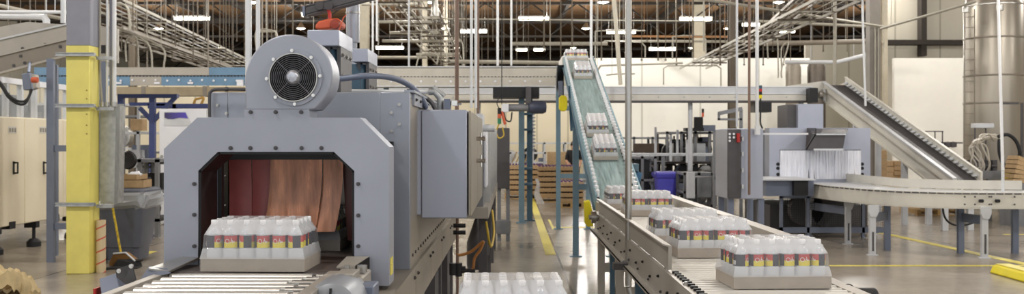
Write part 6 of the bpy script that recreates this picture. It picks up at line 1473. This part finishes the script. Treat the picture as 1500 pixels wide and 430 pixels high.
pipe('copper toned pipe between lamps over the white room', [P(925, 53, 40), P(1080, 54, 40)], .05, mat('copper_pipe', (176, 132, 92), .5, .3, .05))
pipe('pale pipe crossing over the white room', [P(925, 60, 36), P(1290, 62, 30)], .045, PALE)
pipe('grey pipe loop over the overhead conveyor', [P(870, 110, 26), P(880, 96, 26), P(1000, 92, 26)], .03, PALE)
pipe('slanting cream strut crossing the steel post', [P(898, -20, 20), P(909, 124, 20)], .045, mat('cream_strut', (220, 214, 196), .5, 0, .04))
pipe('pale pipe level behind the blower top', [P(380, 73, 20), P(470, 73, 20)], .03, PALE)
pipe('pipe between blower risers and roof duct', [P(375, 46, 26), P(404, 46, 26), P(407, 60, 26)], .04, PALE)
for i, (a, b, py, Y) in enumerate(((530, 612, 6, 26), (554, 632, 32, 29), (571, 642, 48, 32), (560, 650, 60, 30), (545, 625, 84, 33), (600, 675, 60, 34), (610, 665, 80, 28))):
    pipe(('first', 'second', 'third', 'fourth', 'fifth', 'sixth', 'last')[i] + ' level rung pipe down the far pipe rack, counted from the roof', [P(a, py, Y), P(b, py, Y)], .05, PALE, group='level pipes on the far rack')
# looped conduits (goose necks)
loops = [((160, 8, 184, 8, 190, 30), 15), ((163, 40, 215, 62, 223, 100), 20), ((175, 45, 236, 68, 240, 98), 20), ((185, 60, 200, 56, 203, 100), 22), ((376, 45, 402, 46, 406, 60), 24), ((610, 96, 618, 80, 640, 80), 26), ((655, 60, 676, 60, 679, 100), 26),
         ((1125, 56, 1138, 56, 1140, 100), 26), ((1145, 70, 1155, 64, 1145, 100), 26)]
CLAB = ['bent conduit hugging the grey upper part of the column', 'long bent conduit arching over the blue overhead conveyor, outer one', 'bent conduit arching over the blue overhead conveyor, inner one', 'small bent conduit arch close beside the cable trough risers', 'bent conduit hooked between the blower risers', 'bent conduit by the pipe rack, lower on the overhead conveyor', 'bent conduit ending near the brown drop pipe over the conveyor', 'bent conduit loop near the teal red yellow stack light', 'bent conduit loop over the end of the pale overhead conveyor']
for i, ((a, b, c, d, e, f_), Y) in enumerate(loops):
    bm = BM(); tube(bm, smoothpath([P(a, b + 30, Y), P(a, b, Y), P(c, d, Y), P(e, f_, Y), P(e, f_ + 14, Y)], 5), .02, 6)
    q = P(c, d, Y); tube(bm, [q, Vector((q.x, q.y, RZ - .01))], .007, 5)
    solo('hanging_conduit', bm, PALE, CLAB[i], 'conduit', 'bent conduits overhead')
for pts, Y, lab in (([(872, 140), (872, 46), (880, 45), (945, 45)], 30, 'squared conduit beside the crest of the incline'), ([(985, 86), (985, 54), (1000, 52), (1030, 52), (1034, 58), (1034, 84)], 32, 'squared conduit arch over the white partition'), ([(972, 124), (972, 100), (978, 96), (1050, 96), (1056, 100), (1056, 126)], 30, 'low squared conduit arch on the white partition'), ([(881, 86), (881, 64), (886, 60), (940, 62), (945, 68), (945, 84)], 31, 'squared conduit arch behind the steel post'), ([(905, 60), (1075, 60)], 33, 'long level conduit over the white partition'), ([(888, 110), (905, 108), (930, 108)], 27, 'short level conduit right behind the steel post')):
    bm = BM(); pp = [P(a, b, Y) for a, b in pts]; tube(bm, pp, .022, 6); q = pp[len(pp)//2 - 1].lerp(pp[len(pp)//2], .5); tube(bm, [q, Vector((q.x, q.y, RZ - .01))], .007, 5)
    solo('hanging_conduit', bm, PALE, lab.replace('right behind', 'just behind'), 'conduit')
# drop rods and pipes from the roof
drops = [(668.5, 230, 9, .014, BROWNP), (690.5, 158, 8, .0115, WHPIPE), (697, 158, 8, .0115, WHPIPE), (700.5, 175, 9.5, .011, BROWNP), (729, 96, 17, .022, WHPIPE), (749, 96, 17, .018, WHPIPE), (866, 88, 15.9, .022, WHPIPE),
         (1079.5, 186, 14, .017, LGREY), (1097.5, 285, 13, .018, BROWNP), (1109, 190, 13.1, .024, WHPIPE), (1223, 128, 21, .04, PALE), (599, 98, 19, .02, LGREY), (546, 98, 17, .018, WHPIPE), (552, 60, 16, .016, WHPIPE), (1031, 75, 22, .02, PALE), (1466, 250, 12, .02, WHPIPE), (91.5, 34, 13, .025, LGREY), (94.5, 34, 13, .02, WHPIPE)]
names = ['brown drop pipe next to the air drop', 'white drop pipe over the control cabinet, closer to the blower', 'white drop pipe over the control cabinet, of the close pair the other', 'brown drop pipe just past the white pair', 'white hanger pipe above the stack light', 'white hanger pipe over the overhead conveyor bend', 'white hanger pipe meeting the crest of the incline', 'grey drop pipe over the slate cabinet frame', 'brown drop pipe crossing the slate electrical cabinet', 'stout white drop pipe beside the teal red yellow stack light', 'grey hanger pipe at the top of the decline', 'pale hanger pipe on the pipe rack over the overhead conveyor', 'thin white hanger beside the exhaust duct, the longer one', 'thin white hanger beside the exhaust duct, the shorter one', 'pale hanger pipe before the broad column', 'bright white drop pipe crossing the stainless tank', 'grey hanger pipe on the sloping conveyor end', 'white hanger pipe on the sloping conveyor end']
for (px, py, Y, r, m), nm in zip(drops, names):
    if px == 1466: bm = BM(); tube(bm, [P(1462, -10, 14), P(1469, 250, 12.9)], .02, 10); cyl(bm, P(1469, 250, 12.9), (XX(1469, 12.9), 12.9, .86), .02, 10)
    elif px == 1109: bm = BM(); cyl(bm, P(px, py, Y), (XX(px, Y), Y, RZ - .02), r, 10); box(bm, XX(1106, Y), XX(1112.5, Y), Y - .04, Y + .04, ZZ(197, Y), ZZ(184, Y))
    else: bm = BM(); cyl(bm, P(px, py, Y), (XX(px, Y), Y, RZ - .001), r, 10)
    solo('hanging_pipe', bm, m, nm, 'pipe', 'drop pipes from the roof')
bm = BM(); tube(bm, [P(1262, -30, 18), P(1267, 130, 18), P(1268, 155, 18)], .022, 8); solo('hanging_pipe', bm, WHPIPE, 'slightly leaning white pipe before the grey column', 'pipe', 'drop pipes from the roof')
rnd = random.Random(22); base = None
xs_ = [228, 243, 252, 262, 268, 276, 283, 290, 301, 312, 322, 331, 340, 347, 392, 398, 405, 418, 429, 640, 646, 664, 683, 706, 715, 722, 738, 757, 774, 797, 805, 821, 822, 838, 881, 905, 940, 948, 964, 975, 991, 1003, 1010, 1015, 1043, 1048, 1055, 1090, 1104, 1118, 1132, 1148, 1158, 1172, 1190, 1206, 1215, 1241, 30, 52, 44, 12, 178, 189, 200, 212]
for px in xs_:
    Y = rnd.choice((24, 28, 32, 36)); z = ZZ(rnd.choice((60, 75, 88, 95)), Y); bm = BM(); cyl(bm, (XX(px, Y), Y, z), (XX(px, Y), Y, RZ - .02), rnd.choice((.010, .014, .018)), 5)
    cyl(bm, (XX(px, Y), Y, z - .01), (XX(px, Y), Y, z + .02), .03, 6)
    solo('hanger_rod', bm, RODM, 'thin steel hanger rod dropping from the dark roof', 'hanger rod', 'hanger rods under the roof')
# hanging vent canister and folded signs
q = thing('vent_canister', 'small bell shaped metal canister hanging over the pipe racks', 'vent', P(637, 14, 22)); bm = BM(); p = P(637, 0, 22); lathe(bm, [(.10, ZZ(24, 22)), (.08, ZZ(8, 22)), (.06, ZZ(-6, 22))], (p.x, p.y, 0), 'Z', 16); obj('canister', bm, STEEL, q); bm = BM(); cyl(bm, (p.x, p.y, ZZ(-6, 22)), (p.x, p.y, RZ - .02), .02, 6); obj('hanger', bm, PALE, q)
# extra machine detail beyond at far left background and centre
machine('line_machine', 'grey line machine behind the white cabinet and navy frame', 'machine', 120, 330, 168, 25, 41, 1.2, GREYM, SLATED, 16, 5)
machine('line_machine', 'pale line machine seen between column and glazed guard', 'machine', -60, 175, 150, 22.4, 43, 1.2, LGREY, GREYM, 20, 6)
